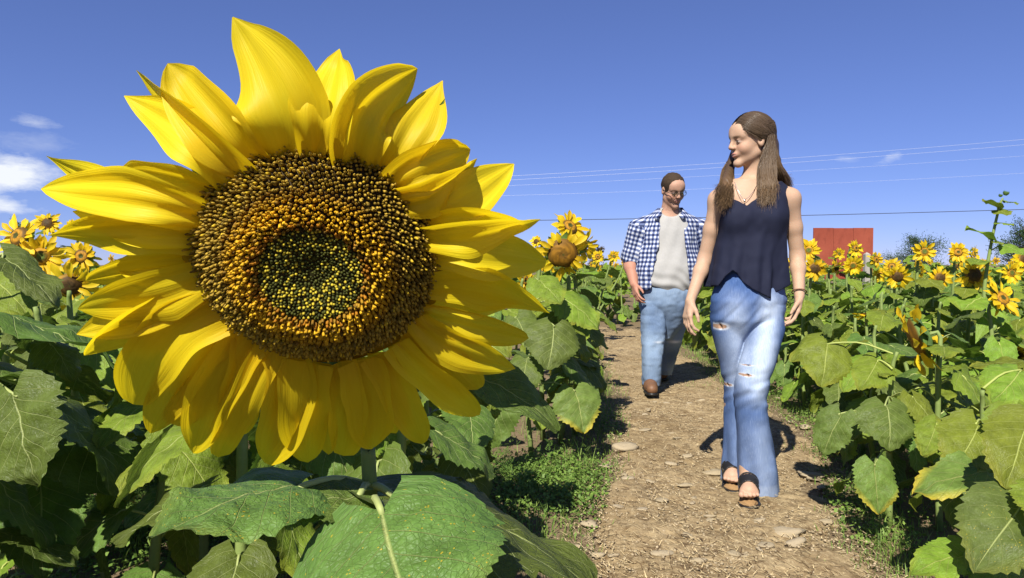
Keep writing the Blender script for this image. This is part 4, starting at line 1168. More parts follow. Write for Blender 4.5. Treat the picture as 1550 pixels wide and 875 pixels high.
# low broad-leaved weeds (little oval leaves in mats)
def mat_weeds(cx, cy, rx, ry, n, h=.06, size=.010):
    x = cx + R.normal(size=n) * rx; y = cy + R.normal(size=n) * ry
    k = path_dist(x, y) > -.06; return np.stack([x[k], y[k], ground_h(x[k], y[k]) + R.rand(k.sum()) * h], -1)
W_ = []
for (px, py, rpx, n) in ((800, 745, 60, 3600), (850, 730, 45, 2200), (880, 770, 30, 700), (740, 720, 50, 900), (760, 780, 45, 600), (1240, 640, 40, 1200), (1190, 600, 30, 800), (1060, 585, 45, 1300), (1295, 690, 40, 600),
                      (690, 780, 40, 400), (100, 800, 160, 4200), (300, 790, 130, 4200), (420, 850, 110, 1500), (60, 860, 120, 1500), (200, 740, 120, 2000), (480, 700, 100, 800), (620, 740, 60, 500), (1340, 760, 40, 400), (900, 640, 30, 400), (1260, 755, 25, 250), (1225, 720, 20, 150), (1290, 770, 40, 500), (1330, 820, 40, 500), (1250, 690, 30, 500), (1160, 600, 40, 700), (930, 660, 25, 300), (960, 560, 20, 300), (1090, 560, 30, 600)):
    g = G(px, py); rx = rpx / FPX * g[1]
    W_.append(mat_weeds(g[0], g[1], rx, rx * 1.3, n))
x = R.uniform(-6, 7, 26000); y = 2.2 + 9 * R.rand(26000) ** 1.2; k = (path_dist(x, y) > .10) & (vn(x * 1.7, y * 1.7, 31) > -.35)
W_.append(np.stack([x[k], y[k], ground_h(x[k], y[k]) + R.rand(k.sum()) ** 2 * .16], -1))
pts = np.vstack(W_); n = len(pts)
az = R.rand(n) * 6.28; el = R.uniform(-.2, .9, n); L = R.uniform(.008, .022, n); w = L * R.uniform(.25, .5, n)
d = np.stack([np.cos(az) * np.cos(el), np.sin(az) * np.cos(el), np.sin(el)], -1); sd = np.stack([-np.sin(az), np.cos(az), R.normal(size=n) * .4], -1)
V = np.stack([pts, pts + d * (L * .5)[:, None] + sd * w[:, None], pts + d * L[:, None], pts + d * (L * .5)[:, None] - sd * w[:, None]], 1).reshape(-1, 3)
F = np.arange(n * 4).reshape(n, 4)
C = np.repeat(colmix(n, (.07, .14, .022), (.20, .30, .055)), 4, 0)
tag(obj('weeds', mesh_np('weeds', V, F, M['weed'], col=C, sm=False)), 'mats of small-leaved green weeds under the sunflowers', kind='stuff')

# feathery weeds: upright sprigs of cut leaves, mostly to the left
mb = []
spr = []
for (px, py, rpx, n, hh) in ((200, 760, 150, 230, .19), (80, 790, 130, 190, .18), (330, 780, 120, 170, .17), (450, 800, 90, 80, .15), (200, 700, 120, 80, .32), (120, 640, 110, 60, .40), (330, 700, 90, 36, .28), (60, 760, 110, 40, .26), (420, 800, 90, 30, .16), (260, 620, 110, 46, .45), (640, 720, 90, 26, .22), (740, 690, 60, 22, .22), (860, 690, 30, 12, .14), (1300, 640, 80, 26, .22), (350, 830, 60, 16, .14), (1240, 600, 40, 14, .18)):
    g = G(px, py + 60)
    for i in range(n):
        x, y = g[0] + R.normal() * rpx / FPX * g[1], g[1] + abs(R.normal()) * .35
        if path_dist(x, y)[0] < .02: continue
        spr.append((x, y, hh * R.uniform(.6, 1.25)))
vs, cs, ls = [], [], []
for (x, y, hh) in spr:
    base = np.array([x, y, float(ground_h(x, y))]); lean = R.normal(size=2) * .15
    col_ = np.array((.085, .16, .03)) * R.uniform(.7, 1.3) + np.array((.06, .07, .01)) * R.rand()
    ntw = int(6 + hh * 22)
    for k in range(ntw):
        f = (k + .6) / ntw; p = base + np.array([lean[0] * f, lean[1] * f, 1]) * hh * f
        a = R.rand() * 6.28; Lf = hh * .30 * (1.15 - f * .7); el = R.uniform(.1, .7)
        d = np.array([math.cos(a) * math.cos(el), math.sin(a) * math.cos(el), math.sin(el)]); sd = nrm(np.cross(d, [0, 0, 1]))
        for m in range(1, 6):
            q = p + d * Lf * m / 5 + np.array([0, 0, -.15 * Lf * (m / 5) ** 2])
            for s_ in (-1, 1):
                e = (d * .6 + sd * s_) * Lf * .26 * (1.25 - m / 5); wv = d * Lf * .045
                vs.append((q - wv, q + e * .6 - wv, q + e, q + e * .6 + wv)); cs.append(col_)
V = np.array(vs).reshape(-1, 3); F = np.arange(len(V)).reshape(-1, 4)
C = np.repeat(np.array(cs), 4, 0)
tag(obj('feathery_weeds', mesh_np('feathery_weeds', V, F, M['weed'], col=C, sm=False)), 'upright feathery weeds growing low between the sunflowers', kind='stuff')

# ------------------------------------------------------------------ red board on its posts
t = NT('red_board_paint'); oc = t.coord()
mp = t.node('ShaderNodeMapping', {'Vector': oc, 'Scale': (1, 1, .35)})
n1, n2 = t.noise(1.6, 5, .65, oc), t.noise(14, 4, .6, mp)
c = t.mix(t.math('MULTIPLY_ADD', n1, 2.6, -.85, clamp=True), (.20, .042, .024), (.29, .070, .040))
c = t.mix(t.math('MULTIPLY_ADD', n2, 3.2, -1.75, clamp=True), c, (.15, .033, .02))
M['redboard'] = t.done(c, .75, .2, t.bump(n2, .3, .01))
t = NT('weathered_post'); oc = t.coord()
mp = t.node('ShaderNodeMapping', {'Vector': oc, 'Scale': (1, 1, .1)})
M['post'] = t.done(t.mix(t.noise(40, 4, .6, mp), (.20, .18, .15), (.42, .39, .34)), .85, .2, t.bump(t.noise(60, 3, .6, mp), .4, .004))
def boxv(x0, x1, y0, y1, z0, z1):
    V = np.array([(x, y, z) for x in (x0, x1) for y in (y0, y1) for z in (z0, z1)], float)
    Fq = np.array([(0, 1, 3, 2), (4, 6, 7, 5), (0, 4, 5, 1), (2, 3, 7, 6), (0, 2, 6, 4), (1, 5, 7, 3)])
    return V, Fq
YB = 13.0
pl_, pr_ = P(1231, 345, YB), P(1322, 345, YB); pb = P(1231, 418, YB)
board = empty('red_board', (float((pl_[0] + pr_[0]) / 2), YB, 0))
tag(board, 'large square red painted board standing among the sunflowers', 'board')
wB = (pr_[0] - pl_[0]); nb = 3
for k in range(nb):
    x0 = -wB / 2 + wB * k / nb + .003; x1 = -wB / 2 + wB * (k + 1) / nb - .003
    V, Fq = boxv(x0, x1, -.012 + .002 * k, .012 + .002 * k, pb[2] - .05, pl_[2] - .004 * (k % 2))
    mbx = MB(); mbx.add(V, Fq); obj('panel', mbx.mesh('panel', M['redboard'], sm=False), board)
for xx in (-wB / 2 + .12, wB / 2 - .12):
    V, Fq = boxv(xx - .045, xx + .045, .02, .11, -.05, pl_[2] - .15); mbx = MB(); mbx.add(V, Fq); obj('post', mbx.mesh('post', M['post'], sm=False), board)
fp = P(1312, 385, 9.5)
fpo = obj('fence_post', None) if False else None
mbx = MB(); V, Fq = boxv(-.035, .035, -.035, .035, -.03, fp[2]); mbx.add(V, Fq)
V = np.array([(-.035, -.035, fp[2]), (.035, -.035, fp[2]), (.035, .035, fp[2]), (-.035, .035, fp[2]), (0, 0, fp[2] + .03)]); mbx.add(V, np.array([(0, 1, 4), (1, 2, 4), (2, 3, 4), (3, 0, 4)]))
o = obj('wooden_post', mbx.mesh('wooden_post', M['post'], sm=False), loc=(fp[0], fp[1], 0)); tag(o, 'thin grey wooden post by the right edge of the red board', 'post')

# ------------------------------------------------------------------ distant trees
t = NT('needle_foliage'); M['needle'] = t.done(t.attr(), .6, .25, None, .2)
t = NT('bark'); oc = t.coord()
M['bark'] = t.done(t.mix(t.noise(20, 4, .6, oc), (.07, .05, .035), (.16, .12, .085)), .9, .1, t.bump(t.noise(30, 4, .6, oc), .5, .01))
def tree(px, pytop, Yt, half_px, label, seed, col0, col1, n=9000, narrow=False):
    r = np.random.RandomState(seed)
    top = P(px, pytop, Yt); H = top[2]; Rr = half_px / FPX * Yt
    root = empty('tree', (float(top[0]), Yt, -.05)); tag(root, label, 'tree', 'distant trees behind the field')
    limbs = MB()
    mb_tube(limbs, bez([(0, 0, 0), (.03 * H, 0, H * .35), (0, .02 * H, H * .7), (0, 0, H * .97)], 10), np.linspace(.045, .008, 10) * H, 7)
    tips = []
    for k in range(46):
        f = .12 + .85 * (k / 46); a = r.rand() * 6.28
        ln = Rr * (1.05 - .75 * f ** 1.6 if narrow else math.sqrt(max(.08, 1 - ((f - .45) / .62) ** 2))) * r.uniform(.65, 1.15)
        p0 = np.array([0, 0, H * f]); p1 = p0 + np.array([math.cos(a) * ln, math.sin(a) * ln, ln * r.uniform(.15, .6)])
        mb_tube(limbs, [p0, (p0 + p1) / 2 + np.array([0, 0, -.03 * ln]), p1], [.012 * H, .008 * H, .003 * H], 4)
        tips.append((p0, p1, ln))
    obj('trunk', limbs.mesh('trunk', M['bark']), root)
    V, C = [], []
    for i in range(n):
        p0, p1, ln = tips[r.randint(len(tips))]; f = r.uniform(.25, 1.08)
        c0 = p0 + (p1 - p0) * f + r.normal(size=3) * ln * .16
        d = nrm(nrm(p1 - p0) + r.normal(size=3) * .7 + np.array([0, 0, .4])) * H * r.uniform(.025, .06)
        s_ = nrm(np.cross(d, r.normal(size=3))) * H * .007
        V.append((c0 - s_, c0 + s_, c0 + d)); C.append(np.array(col0) + (np.array(col1) - np.array(col0)) * r.rand())
    V = np.array(V).reshape(-1, 3)
    obj('crown', mesh_np('crown', V, np.arange(len(V)).reshape(-1, 3), M['needle'], col=np.repeat(np.array(C), 3, 0), sm=False), root)
tree(1392, 364, 46, 36, 'small round dark evergreen behind the sunflowers', 1, (.020, .045, .016), (.055, .10, .03))
tree(1560, 348, 40, 46, 'dark evergreen at the right picture edge', 2, (.020, .045, .016), (.06, .11, .03))
tree(1352, 388, 60, 26, 'low grey-green bush left of the small dark evergreen', 3, (.03, .06, .02), (.07, .12, .04), 4000)
tree(905, 368, 30, 15, 'brownish narrow bush behind the far sunflowers left of the man', 4, (.09, .06, .035), (.12, .10, .05), 3500, True)
tree(20, 318, 7.0, 14, 'thin weed-like sapling rising above the left sunflower cluster', 6, (.05, .09, .03), (.10, .16, .05), 500, True)

# ------------------------------------------------------------------ overhead wires
t = NT('aluminium_wire'); M['wire_pale'] = t.done((.62, .64, .70), .45, .4, None, metal=.2)
t = NT('dark_cable'); M['wire_dark'] = t.done((.05, .06, .09), .6, .3)
def wire(p0, p1, Yw, rad, mat, label, sag=.6, Y2=None):
    a, b = P(*p0, Yw), P(*p1, Y2 or Yw)
    d = b - a; a2, b2 = a - d * .35, b + d * .35
    tt = np.linspace(0, 1, 40)[:, None]
    pts = a2 + (b2 - a2) * tt; pts[:, 2] += sag * ((2 * tt[:, 0] - 1) ** 2 - .35)
    V, Q, T = tube(pts, rad, 6)
    o = obj('power_line', mesh_np('power_line', V, [Q, T], M[mat])); tag(o, label, 'wire', 'overhead wires')
wire((780, 266), (1550, 211), 60, .008, 'wire_pale', 'pale overhead wire, uppermost, crossing behind the woman', .5)
wire((780, 272), (1550, 219), 60, .008, 'wire_pale', 'pale overhead wire just under the uppermost one', .5)
wire((770, 281), (1550, 236), 62, .006, 'wire_pale', 'pale overhead wire, third from the top', .5)
wire((770, 296), (1550, 262), 64, .006, 'wire_pale', 'pale overhead wire, fourth from the top', .5)
wire((770, 334), (1550, 317), 30, .016, 'wire_dark', 'dark overhead cable, lowest of the wires', .15)
# ------------------------------------------------------------------ people: smooth solids on a grid, turned into one surface
class Vox:
    def __init__(s, lo, hi, res):
        s.lo = np.asarray(lo, float); s.res = res
        s.n = np.ceil((np.asarray(hi, float) - s.lo) / res).astype(int) + 1
        s.ax = [s.lo[i] + np.arange(s.n[i]) * res for i in range(3)]
        s.F = np.full(tuple(s.n), .5, np.float32)
    def sl(s, lo, hi, m):
        out = []
        for i in range(3):
            a = int(np.clip(np.floor((lo[i] - m - s.lo[i]) / s.res), 0, s.n[i])); b = int(np.clip(np.ceil((hi[i] + m - s.lo[i]) / s.res) + 1, 0, s.n[i]))
            out.append(slice(a, b))
        return tuple(out)
    def xyz(s, q): return (s.ax[0][q[0]][:, None, None], s.ax[1][q[1]][None, :, None], s.ax[2][q[2]][None, None, :])
    def add(s, prim, k=.015):
        fn, lo, hi = prim; q = s.sl(lo, hi, k + 3 * s.res)
        d = fn(*s.xyz(q)).astype(np.float32); a = s.F[q]
        if a.size == 0: return
        h = np.maximum(k - np.abs(a - d), 0) / k
        s.F[q] = np.minimum(a, d) - h * h * k * .25
    def sub(s, prim, k=.008):
        fn, lo, hi = prim; q = s.sl(lo, hi, k + 3 * s.res)
        d = -fn(*s.xyz(q)).astype(np.float32); a = s.F[q]
        if a.size == 0: return
        h = np.maximum(k - np.abs(a - d), 0) / k
        s.F[q] = np.maximum(a, d) + h * h * k * .25
    def keep(s, fn, k=0.0):
        s.F = np.maximum(s.F, fn(*s.xyz((slice(None),) * 3)).astype(np.float32))
    def front(s, px, py):
        """world point where the ray of a pixel first meets the solid"""
        d = px_dir(px, py); tt = np.linspace((s.ax[1][0] - CAM[1]) / d[1], (s.ax[1][-1] - CAM[1]) / d[1], 900)
        p = CAM + tt[:, None] * d
        i = np.clip(np.round((p - s.lo) / s.res).astype(int), 0, s.n - 1)
        k = np.nonzero(s.F[i[:, 0], i[:, 1], i[:, 2]] < 0)[0]
        return p[k[0]] if len(k) else p[450]
    def verts(s):
        F = s.F; I = F < 0
        c = I[:-1, :-1, :-1].astype(np.int8)
        tot = c.copy()
        for a in (0, 1):
            for b in (0, 1):
                for d in (0, 1):
                    if a or b or d: tot = tot + I[a:I.shape[0] - 1 + a, b:I.shape[1] - 1 + b, d:I.shape[2] - 1 + d]
        act = (tot > 0) & (tot < 8)
        idx = np.stack(np.nonzero(act), -1)
        cid = np.full(act.shape, -1, np.int32); cid[act] = np.arange(len(idx))
        acc = np.zeros((len(idx), 3)); cnt = np.zeros(len(idx))
        cor = [(a, b, d) for a in (0, 1) for b in (0, 1) for d in (0, 1)]
        val = {c_: F[idx[:, 0] + c_[0], idx[:, 1] + c_[1], idx[:, 2] + c_[2]] for c_ in cor}
        for a in cor:
            for ax in range(3):
                if a[ax]: continue
                b = list(a); b[ax] = 1; b = tuple(b)
                fa, fb = val[a], val[b]; m = (fa < 0) != (fb < 0)
                t_ = np.where(m, fa / np.where(m, fa - fb, 1), 0)
                p = np.array(a, float)[None] + t_[:, None] * (np.array(b) - np.array(a))[None]
                acc[m] += p[m]; cnt[m] += 1
        V = s.lo + (idx + acc / cnt[:, None]) * s.res
        faces = []
        for ax in range(3):
            o1, o2 = [(1, 2), (2, 0), (0, 1)][ax]
            A = [slice(None)] * 3; B = [slice(None)] * 3
            A[ax] = slice(0, -1); B[ax] = slice(1, None)
            m = I[tuple(A)] != I[tuple(B)]
            e = np.stack(np.nonzero(m), -1)
            ok = (e[:, o1] > 0) & (e[:, o2] > 0) & (e[:, o1] < cid.shape[o1]) & (e[:, o2] < cid.shape[o2]) & (e[:, ax] < cid.shape[ax])
            e = e[ok]
            def cell(d1, d2):
                q = e.copy(); q[:, o1] += d1; q[:, o2] += d2; return cid[q[:, 0], q[:, 1], q[:, 2]]
            Qd = np.stack([cell(-1, -1), cell(0, -1), cell(0, 0), cell(-1, 0)], -1)
            ins = I[e[:, 0], e[:, 1], e[:, 2]]
            Qd[~ins] = Qd[~ins][:, ::-1]
            faces.append(Qd)
        Q = np.vstack(faces); Q = Q[(Q >= 0).all(1)]
        return V, Q

def rc(a, b, ra, rb, squash=None):
    """tapered capsule; squash=(direction, factor>1) flattens it along a direction"""
    a, b = np.asarray(a, float), np.asarray(b, float); ab = b - a; L2 = float(ab @ ab) + 1e-12
    def fn(x, y, z):
        t_ = np.clip(((x - a[0]) * ab[0] + (y - a[1]) * ab[1] + (z - a[2]) * ab[2]) / L2, 0, 1)
        qx, qy, qz = x - a[0] - t_ * ab[0], y - a[1] - t_ * ab[1], z - a[2] - t_ * ab[2]
        if squash is not None:
            n, f = squash; dn = (qx * n[0] + qy * n[1] + qz * n[2]) * (f - 1)
            qx, qy, qz = qx + n[0] * dn, qy + n[1] * dn, qz + n[2] * dn
        return np.sqrt(qx * qx + qy * qy + qz * qz) - (ra + t_ * (rb - ra))
    m = max(ra, rb); return fn, np.minimum(a, b) - m, np.maximum(a, b) + m
def ell(c, r, Rm=None):
    c = np.asarray(c, float); r = np.asarray(r, float); A = np.eye(3) if Rm is None else np.asarray(Rm)   # columns = local axes
    def fn(x, y, z):
        dx, dy, dz = x - c[0], y - c[1], z - c[2]
        q = [dx * A[0, i] + dy * A[1, i] + dz * A[2, i] for i in range(3)]
        k0 = np.sqrt(sum((q[i] / r[i]) ** 2 for i in range(3))); k1 = np.sqrt(sum((q[i] / r[i] ** 2) ** 2 for i in range(3))) + 1e-9
        return k0 * (k0 - 1) / k1
    m = r.max(); return fn, c - m, c + m
def loft(rows, n=2.2, wob=None):
    """stack of superellipses: rows of (z, cx, cy, a, b), z rising"""
    rows = np.array(sorted(rows), float)
    zz = np.linspace(rows[0, 0], rows[-1, 0], 160)
    K = np.stack([np.interp(zz, rows[:, 0], rows[:, i]) for i in range(1, 5)])
    w = np.hanning(15); w /= w.sum()
    K = np.stack([np.convolve(np.pad(k, 7, mode='edge'), w, 'valid') for k in K])
    def fn(x, y, z):
        zf = z.ravel()
        cx, cy, a, b = [np.interp(zf, zz, K[i])[None, None, :] for i in range(4)]
        X, Y = (x - cx), (y - cy)
        if wob is not None:
            m = wob(np.arctan2(Y, X), zf[None, None, :]); a = a * m; b = b * m
        rho = (np.abs(X / a) ** n + np.abs(Y / b) ** n) ** (1 / n)
        d = (rho - 1) * np.minimum(a, b)
        return np.maximum(d, np.abs(z - (zz[0] + zz[-1]) / 2) - (zz[-1] - zz[0]) / 2)
    lo = np.array([(rows[:, 1] - rows[:, 3]).min(), (rows[:, 2] - rows[:, 4]).min(), rows[0, 0]]) - .02
    hi = np.array([(rows[:, 1] + rows[:, 3]).max(), (rows[:, 2] + rows[:, 4]).max(), rows[-1, 0]]) + .02
    return fn, lo, hi
def prow(y, cx, a, b, Yc, dy=0.0):
    p = P(cx, y, Yc); return (p[2], p[0], Yc + dy, a, b)

class Head:
    """head-space to world: x = the head's left, y = the way it faces, z = up"""
    def __init__(s, c, yaw, pitch, roll, scale):
        f = np.array([-math.sin(yaw), -math.cos(yaw), 0.0])          # yaw 0 faces the camera side (-Y), + turns to image left
        up = np.array([0, 0, 1.0]); l = np.cross(up, f)
        f2 = f * math.cos(pitch) - up * math.sin(pitch); u2 = up * math.cos(pitch) + f * math.sin(pitch)
        l2 = l * math.cos(roll) + u2 * math.sin(roll); u3 = u2 * math.cos(roll) - l * math.sin(roll)
        s.c = np.asarray(c, float); s.A = np.stack([l2, f2, u3], -1); s.k = scale
    def w(s, p): return s.c + s.A @ (np.asarray(p, float) * s.k)
    def ws(s, p): return s.c + (np.asarray(p, float) * s.k) @ s.A.T
    def inv(s, V): return ((V - s.c) @ s.A) / s.k
    def e(s, c, r): return ell(s.w(c), np.array(r) * s.k, s.A)
    def rc(s, a, b, ra, rb): return rc(s.w(a), s.w(b), ra * s.k, rb * s.k)

def head_sdf(v, h, male=False):
    j = 1.08 if male else 1.0
    v.add(h.e((0, -.014, .030), (.074, .094, .086)), .02)
    v.add(h.e((0, .018, -.032), (.057 * j, .064, .070)), .03)
    for s in (-1, 1):
        v.add(h.rc((s * .047 * j, -.002, -.056), (s * .009, .064, -.094 if not male else -.098), .014 * j, .013 * j), .025)
        v.add(h.e((s * .034 * j, .048, -.030), (.025, .027, .026)), .02)
        v.add(h.rc((s * .008, .080, .026), (s * .044, .060, .024), .009 * j * j, .009 * j), .015)
    v.add(h.e((0, .071, -.098 if not male else -.102), (.018 * j, .015 * j, .013 * j)), .02)
    v.add(h.e((0, .055, .050), (.055, .035, .040)), .03)
    for s in (-1, 1):
        v.sub(h.e((s * .031, .094, .004), (.019, .017, .0125)), .012)
        v.add(h.e((s * .031, .0715, .003), (.0135, .0135, .0125)), .004)
    v.add(h.rc((0, .082, .016), (0, .101, -.020), .0078, .0098), .012)
    for s in (-1, 1): v.add(h.e((s * .0115, .093, -.0245), (.0075, .010, .0075)), .008)
    v.add(h.e((0, .077, -.054), (.025, .012, .014)), .014)
    v.add(h.e((0, .0875, -.0515), (.021, .0058, .0042)), .007)
    v.add(h.e((0, .0858, -.0615), (.019, .0060, .0046)), .007)
    v.sub(h.e((0, .096, -.0565), (.018, .0085, .0012)), .004)
    for s in (-1, 1):
        v.add(h.e((s * .0755, -.012, -.004), (.009, .018, .031)), .008)
        v.sub(h.e((s * .085, -.006, -.002), (.008, .009, .016)), .006)

def head_paint(C, V, h, lip, brow, stub=None, blush=None, teeth=False):
    q = h.inv(V); x, y, z = q[:, 0], q[:, 1], q[:, 2]; ax = np.abs(x)
    on = (y > .03) & (z > -.14) & (z < .12) & (ax < .09) & (y < .13)
    def put(m, col, a=1.0):
        a = (np.asarray(a) * m)[:, None]; C[:] = C * (1 - a) + np.array(col) * a
    if stub is not None: put(on & (z < -.03), stub, .45 * sstep(-.025, -.06, z) * (1 - np.exp(-((z + .057) / .006) ** 2 - (x / .02) ** 2)))
    if blush is not None: put(on, blush, .45 * np.exp(-((ax - .040) / .022) ** 2 - ((z + .028) / .022) ** 2))
    put(on & (y > .075), (.42, .17, .13), .30 * np.exp(-((z + .024) / .006) ** 2 - (ax / .016) ** 2))
    lipm = .8 * np.maximum(np.exp(-((z + .0508) / .0040) ** 4 - (x / .021) ** 4), np.exp(-((z + .0622) / .0045) ** 4 - (x / .019) ** 4))
    put(on & (y > .06), lip, lipm)
    put(on & (y > .06), (.60, .50, .45) if teeth else (.20, .08, .07), .8 * np.exp(-((z + .0567) / .0019) ** 4 - (x / .014) ** 4))
    put(on, brow, .85 * np.exp(-((z - .024 + .10 * (ax - .03) ** 2 / .03) / .0042) ** 4 - ((ax - .031) / .0185) ** 4))
    put(on & (y > .04), (.25, .13, .09), .55 * np.exp(-((z - .006) / .012) ** 4 - ((ax - .031) / .017) ** 4))
    put(on & (y > .05), (.60, .56, .52), .9 * np.exp(-((z - .002) / .0040) ** 4 - ((ax - .031) / .0125) ** 4))
    put(on & (y > .05), (.035, .022, .016), np.exp(-((z - .002) / .0045) ** 4 - ((ax - .033) / .0066) ** 4))
    put(on & (y > .05), (.03, .02, .015), .95 * np.exp(-((z - .0068) / .0026) ** 4 - ((ax - .031) / .0150) ** 4))

def hand_sdf(v, w, d, n, th, scale=1.0, curl=(.35, .45, .55, .65), spread=.10):
    """w wrist, d wrist-to-knuckle direction, n palm side, th thumb side"""
    d = nrm(d); n = nrm(np.asarray(n) - d * np.dot(n, d)); t_ = np.cross(d, n)
    if np.dot(t_, th) < 0: t_ = -t_
    S = scale; w = np.asarray(w, float)
    kn = []
    for i in range(4):
        o = (1.5 - i) * .0185
        k = w + d * (.086 - .004 * abs(i - 1)) * S + t_ * o * S
        kn.append(k)
        v.add(rc(w + d * .012 * S + t_ * o * .6 * S, k, .0145 * S, .0115 * S), .012)
    v.add(rc(w + d * .03 * S + t_ * .018 * S - n * -.004, w + d * .06 * S + t_ * .02 * S, .016 * S, .014 * S), .01)
    L = [(.041, .025, .021), (.045, .029, .022), (.042, .027, .021), (.033, .020, .018)]
    for i in range(4):
        p = kn[i]; a = curl[i] * .55
        for j in range(3):
            dd = nrm(d * math.cos(a) + n * math.sin(a) + t_ * spread * (1.5 - i) * .5)
            q = p + dd * L[i][j] * S
            r0, r1 = (.0095, .0085, .0078, .0066)[j], (.0085, .0078, .0066, .006)[j]
            v.add(rc(p, q, r0 * S, r1 * S), .0035 if j else .006); p = q; a += curl[i] * .8
    p = w + d * .022 * S + t_ * .022 * S; dirs = [nrm(d * .75 + t_ * .55 + n * .35), nrm(d * .9 + t_ * .25 + n * .35), nrm(d + n * .35 + t_ * .05)]
    for j, (l_, r0, r1) in enumerate(((.042, .0135, .0105), (.030, .0105, .009), (.024, .009, .007))):
        q = p + dirs[j] * l_ * S; v.add(rc(p, q, r0 * S, r1 * S), .008 if j == 0 else .004); p = q

def skin_material(name, rough=.5):
    t = NT(name); c = t.attr(); oc = t.coord()
    c = t.mix(t.math('MULTIPLY_ADD', t.noise(40, 4, .6, oc), 1.2, -.35, clamp=True), c, t.mix(1.0, c, (.93, .84, .80), 'MULTIPLY'))
    return t.done(c, rough, .22, t.bump(t.noise(350, 3, .6, oc), .15, .002), sss=.08)
M['skin'] = skin_material('skin', .58)
t = NT('navy_crepe'); oc = t.coord()
M['navy'] = t.done(t.mix(t.noise(9, 3, .6, oc), (.008, .010, .025), (.014, .017, .038)), .82, .2, t.bump(t.noise(420, 2, .6, oc), .3, .002))
t = NT('denim'); oc = t.coord(); c = t.attr()
mp = t.node('ShaderNodeMapping', {'Vector': oc, 'Scale': (1, 1, .06)})
st = t.noise(330, 3, .65, mp); tw = t.noise(700, 2, .6, oc)
c2 = t.mix(t.math('MULTIPLY_ADD', st, 2.2, -.75, clamp=True), t.mix(1.0, c, (.66, .72, .80), 'MULTIPLY'), c)
c2 = t.mix(t.math('MULTIPLY_ADD', st, 1.2, -.72, clamp=True), c2, (.36, .43, .56))
M['denim'] = t.done(c2, .85, .15, t.bump(t.math('ADD', st, tw), .35, .002))
t = NT('cotton_grey'); oc = t.coord()
M['tee'] = t.done(t.mix(t.noise(60, 3, .6, oc), (.30, .295, .285), (.37, .365, .35)), .9, .1, t.bump(t.noise(300, 2, .6, oc), .2, .002))
t = NT('plaid_cotton'); oc = t.attr('col')
sp = t.n.new('ShaderNodeSeparateXYZ'); t.l.new(oc, sp.inputs[0])
def band(v_, per, ph, width):
    f = t.math('FRACT', t.math('MULTIPLY_ADD', v_, 1 / per, ph)); return t.math('SUBTRACT', 1.0, t.math('DIVIDE', t.math('ABSOLUTE', t.math('SUBTRACT', f, .5)), width), clamp=True)
hx = t.math('GREATER_THAN', band(sp.outputs[0], .036, .1, .27), .02); hz = t.math('GREATER_THAN', band(sp.outputs[1], .036, .4, .27), .02)
sm = t.math('MULTIPLY', t.math('ADD', hx, hz), .5)
c = t.ramp(sm, [(.0, (.50, .52, .57)), (.45, (.11, .14, .26)), (.55, (.11, .14, .26)), (1.0, (.014, .021, .070))])
M['plaid'] = t.done(c, .85, .15)
t = NT('hair'); c = t.attr(); M['hair'] = t.done(c, .38, .45, None)
t = NT('short_hair'); oc = t.coord(); c = t.attr()
M['hair_short'] = t.done(c, .7, .12, t.bump(t.noise(420, 3, .7, oc), .9, .004))
t = NT('black_leather'); M['black'] = t.done((.012, .011, .011), .45, .4)
t = NT('cork_sole'); oc = t.coord(); M['cork'] = t.done(t.mix(t.noise(180, 3, .7, oc), (.20, .115, .05), (.33, .205, .095)), .8, .2)
t = NT('brown_leather'); oc = t.coord(); M['brown'] = t.done(t.mix(t.noise(25, 4, .6, oc), (.085, .040, .020), (.20, .10, .05)), .55, .35, t.bump(t.noise(120, 3, .6, oc), .3, .003))
t = NT('silver'); M['silver'] = t.done((.75, .74, .72), .25, .5, None, metal=1.0)
t = NT('glass_frame'); M['frame'] = t.done((.012, .012, .013), .35, .5)
t = NT('lens_glass')
g = t.n.new('ShaderNodeBsdfGlass'); g.inputs['IOR'].default_value = 1.05; g.inputs['Roughness'].default_value = 0.0
tr = t.n.new('ShaderNodeBsdfTransparent'); mx = t.n.new('ShaderNodeMixShader'); mx.inputs[0].default_value = .88
gl = t.n.new('ShaderNodeBsdfGlossy'); gl.inputs['Roughness'].default_value = .05
t.l.new(gl.outputs[0], mx.inputs[1]); t.l.new(tr.outputs[0], mx.inputs[2]); t.l.new(mx.outputs[0], t.out.inputs['Surface'])
M['lens'] = t.m

def vobj(name, v, mat, parent, base, col=None, label=None, rip=None):
    V, Q = v.verts()
    C = None
    if col is not None: C = col(V)
    o = obj(name, mesh_np(name, V - base, Q, mat, col=C), parent)
    if label: o['label'] = label
    return o
def fold_noise(x, y, z, a, sx, sz, s=0, sk=0.0):
    return a * vn((x + sk * z + .7 * y) * sx + 0 * z, (z - .4 * x) * sz + .6 * y * sz, s)

# =================================================================== the woman
YW = 3.11
wb = np.array([1.06, 3.11, .0])
woman = empty('person', wb); tag(woman, 'walking woman in navy sleeveless top and ripped flared jeans, looking left', 'person')
HWd = Head(P(1135, 214, 3.11), math.radians(79), math.radians(7), math.radians(-3), .965)
Wp = lambda px, py, Y=YW: P(px, py, Y)
body_rows = [prow(484, 1131, .10, .06, YW), prow(450, 1132, .148, .095, YW), prow(420, 1135, .140, .094, YW), prow(390, 1138, .124, .088, YW), prow(352, 1141, .134, .096, YW),
             prow(320, 1142, .146, .098, YW), prow(298, 1142, .152, .082, YW), prow(284, 1141, .125, .066, YW), prow(272, 1140, .08, .055, YW)]
LA = [Wp(1196, 300, 3.11), Wp(1207, 388, 3.15), Wp(1210, 448, 3.06)]     # her left arm (image right)
RA = [Wp(1088, 302, 3.11), Wp(1067, 392, 3.17), Wp(1045, 455, 3.09)]     # her right arm
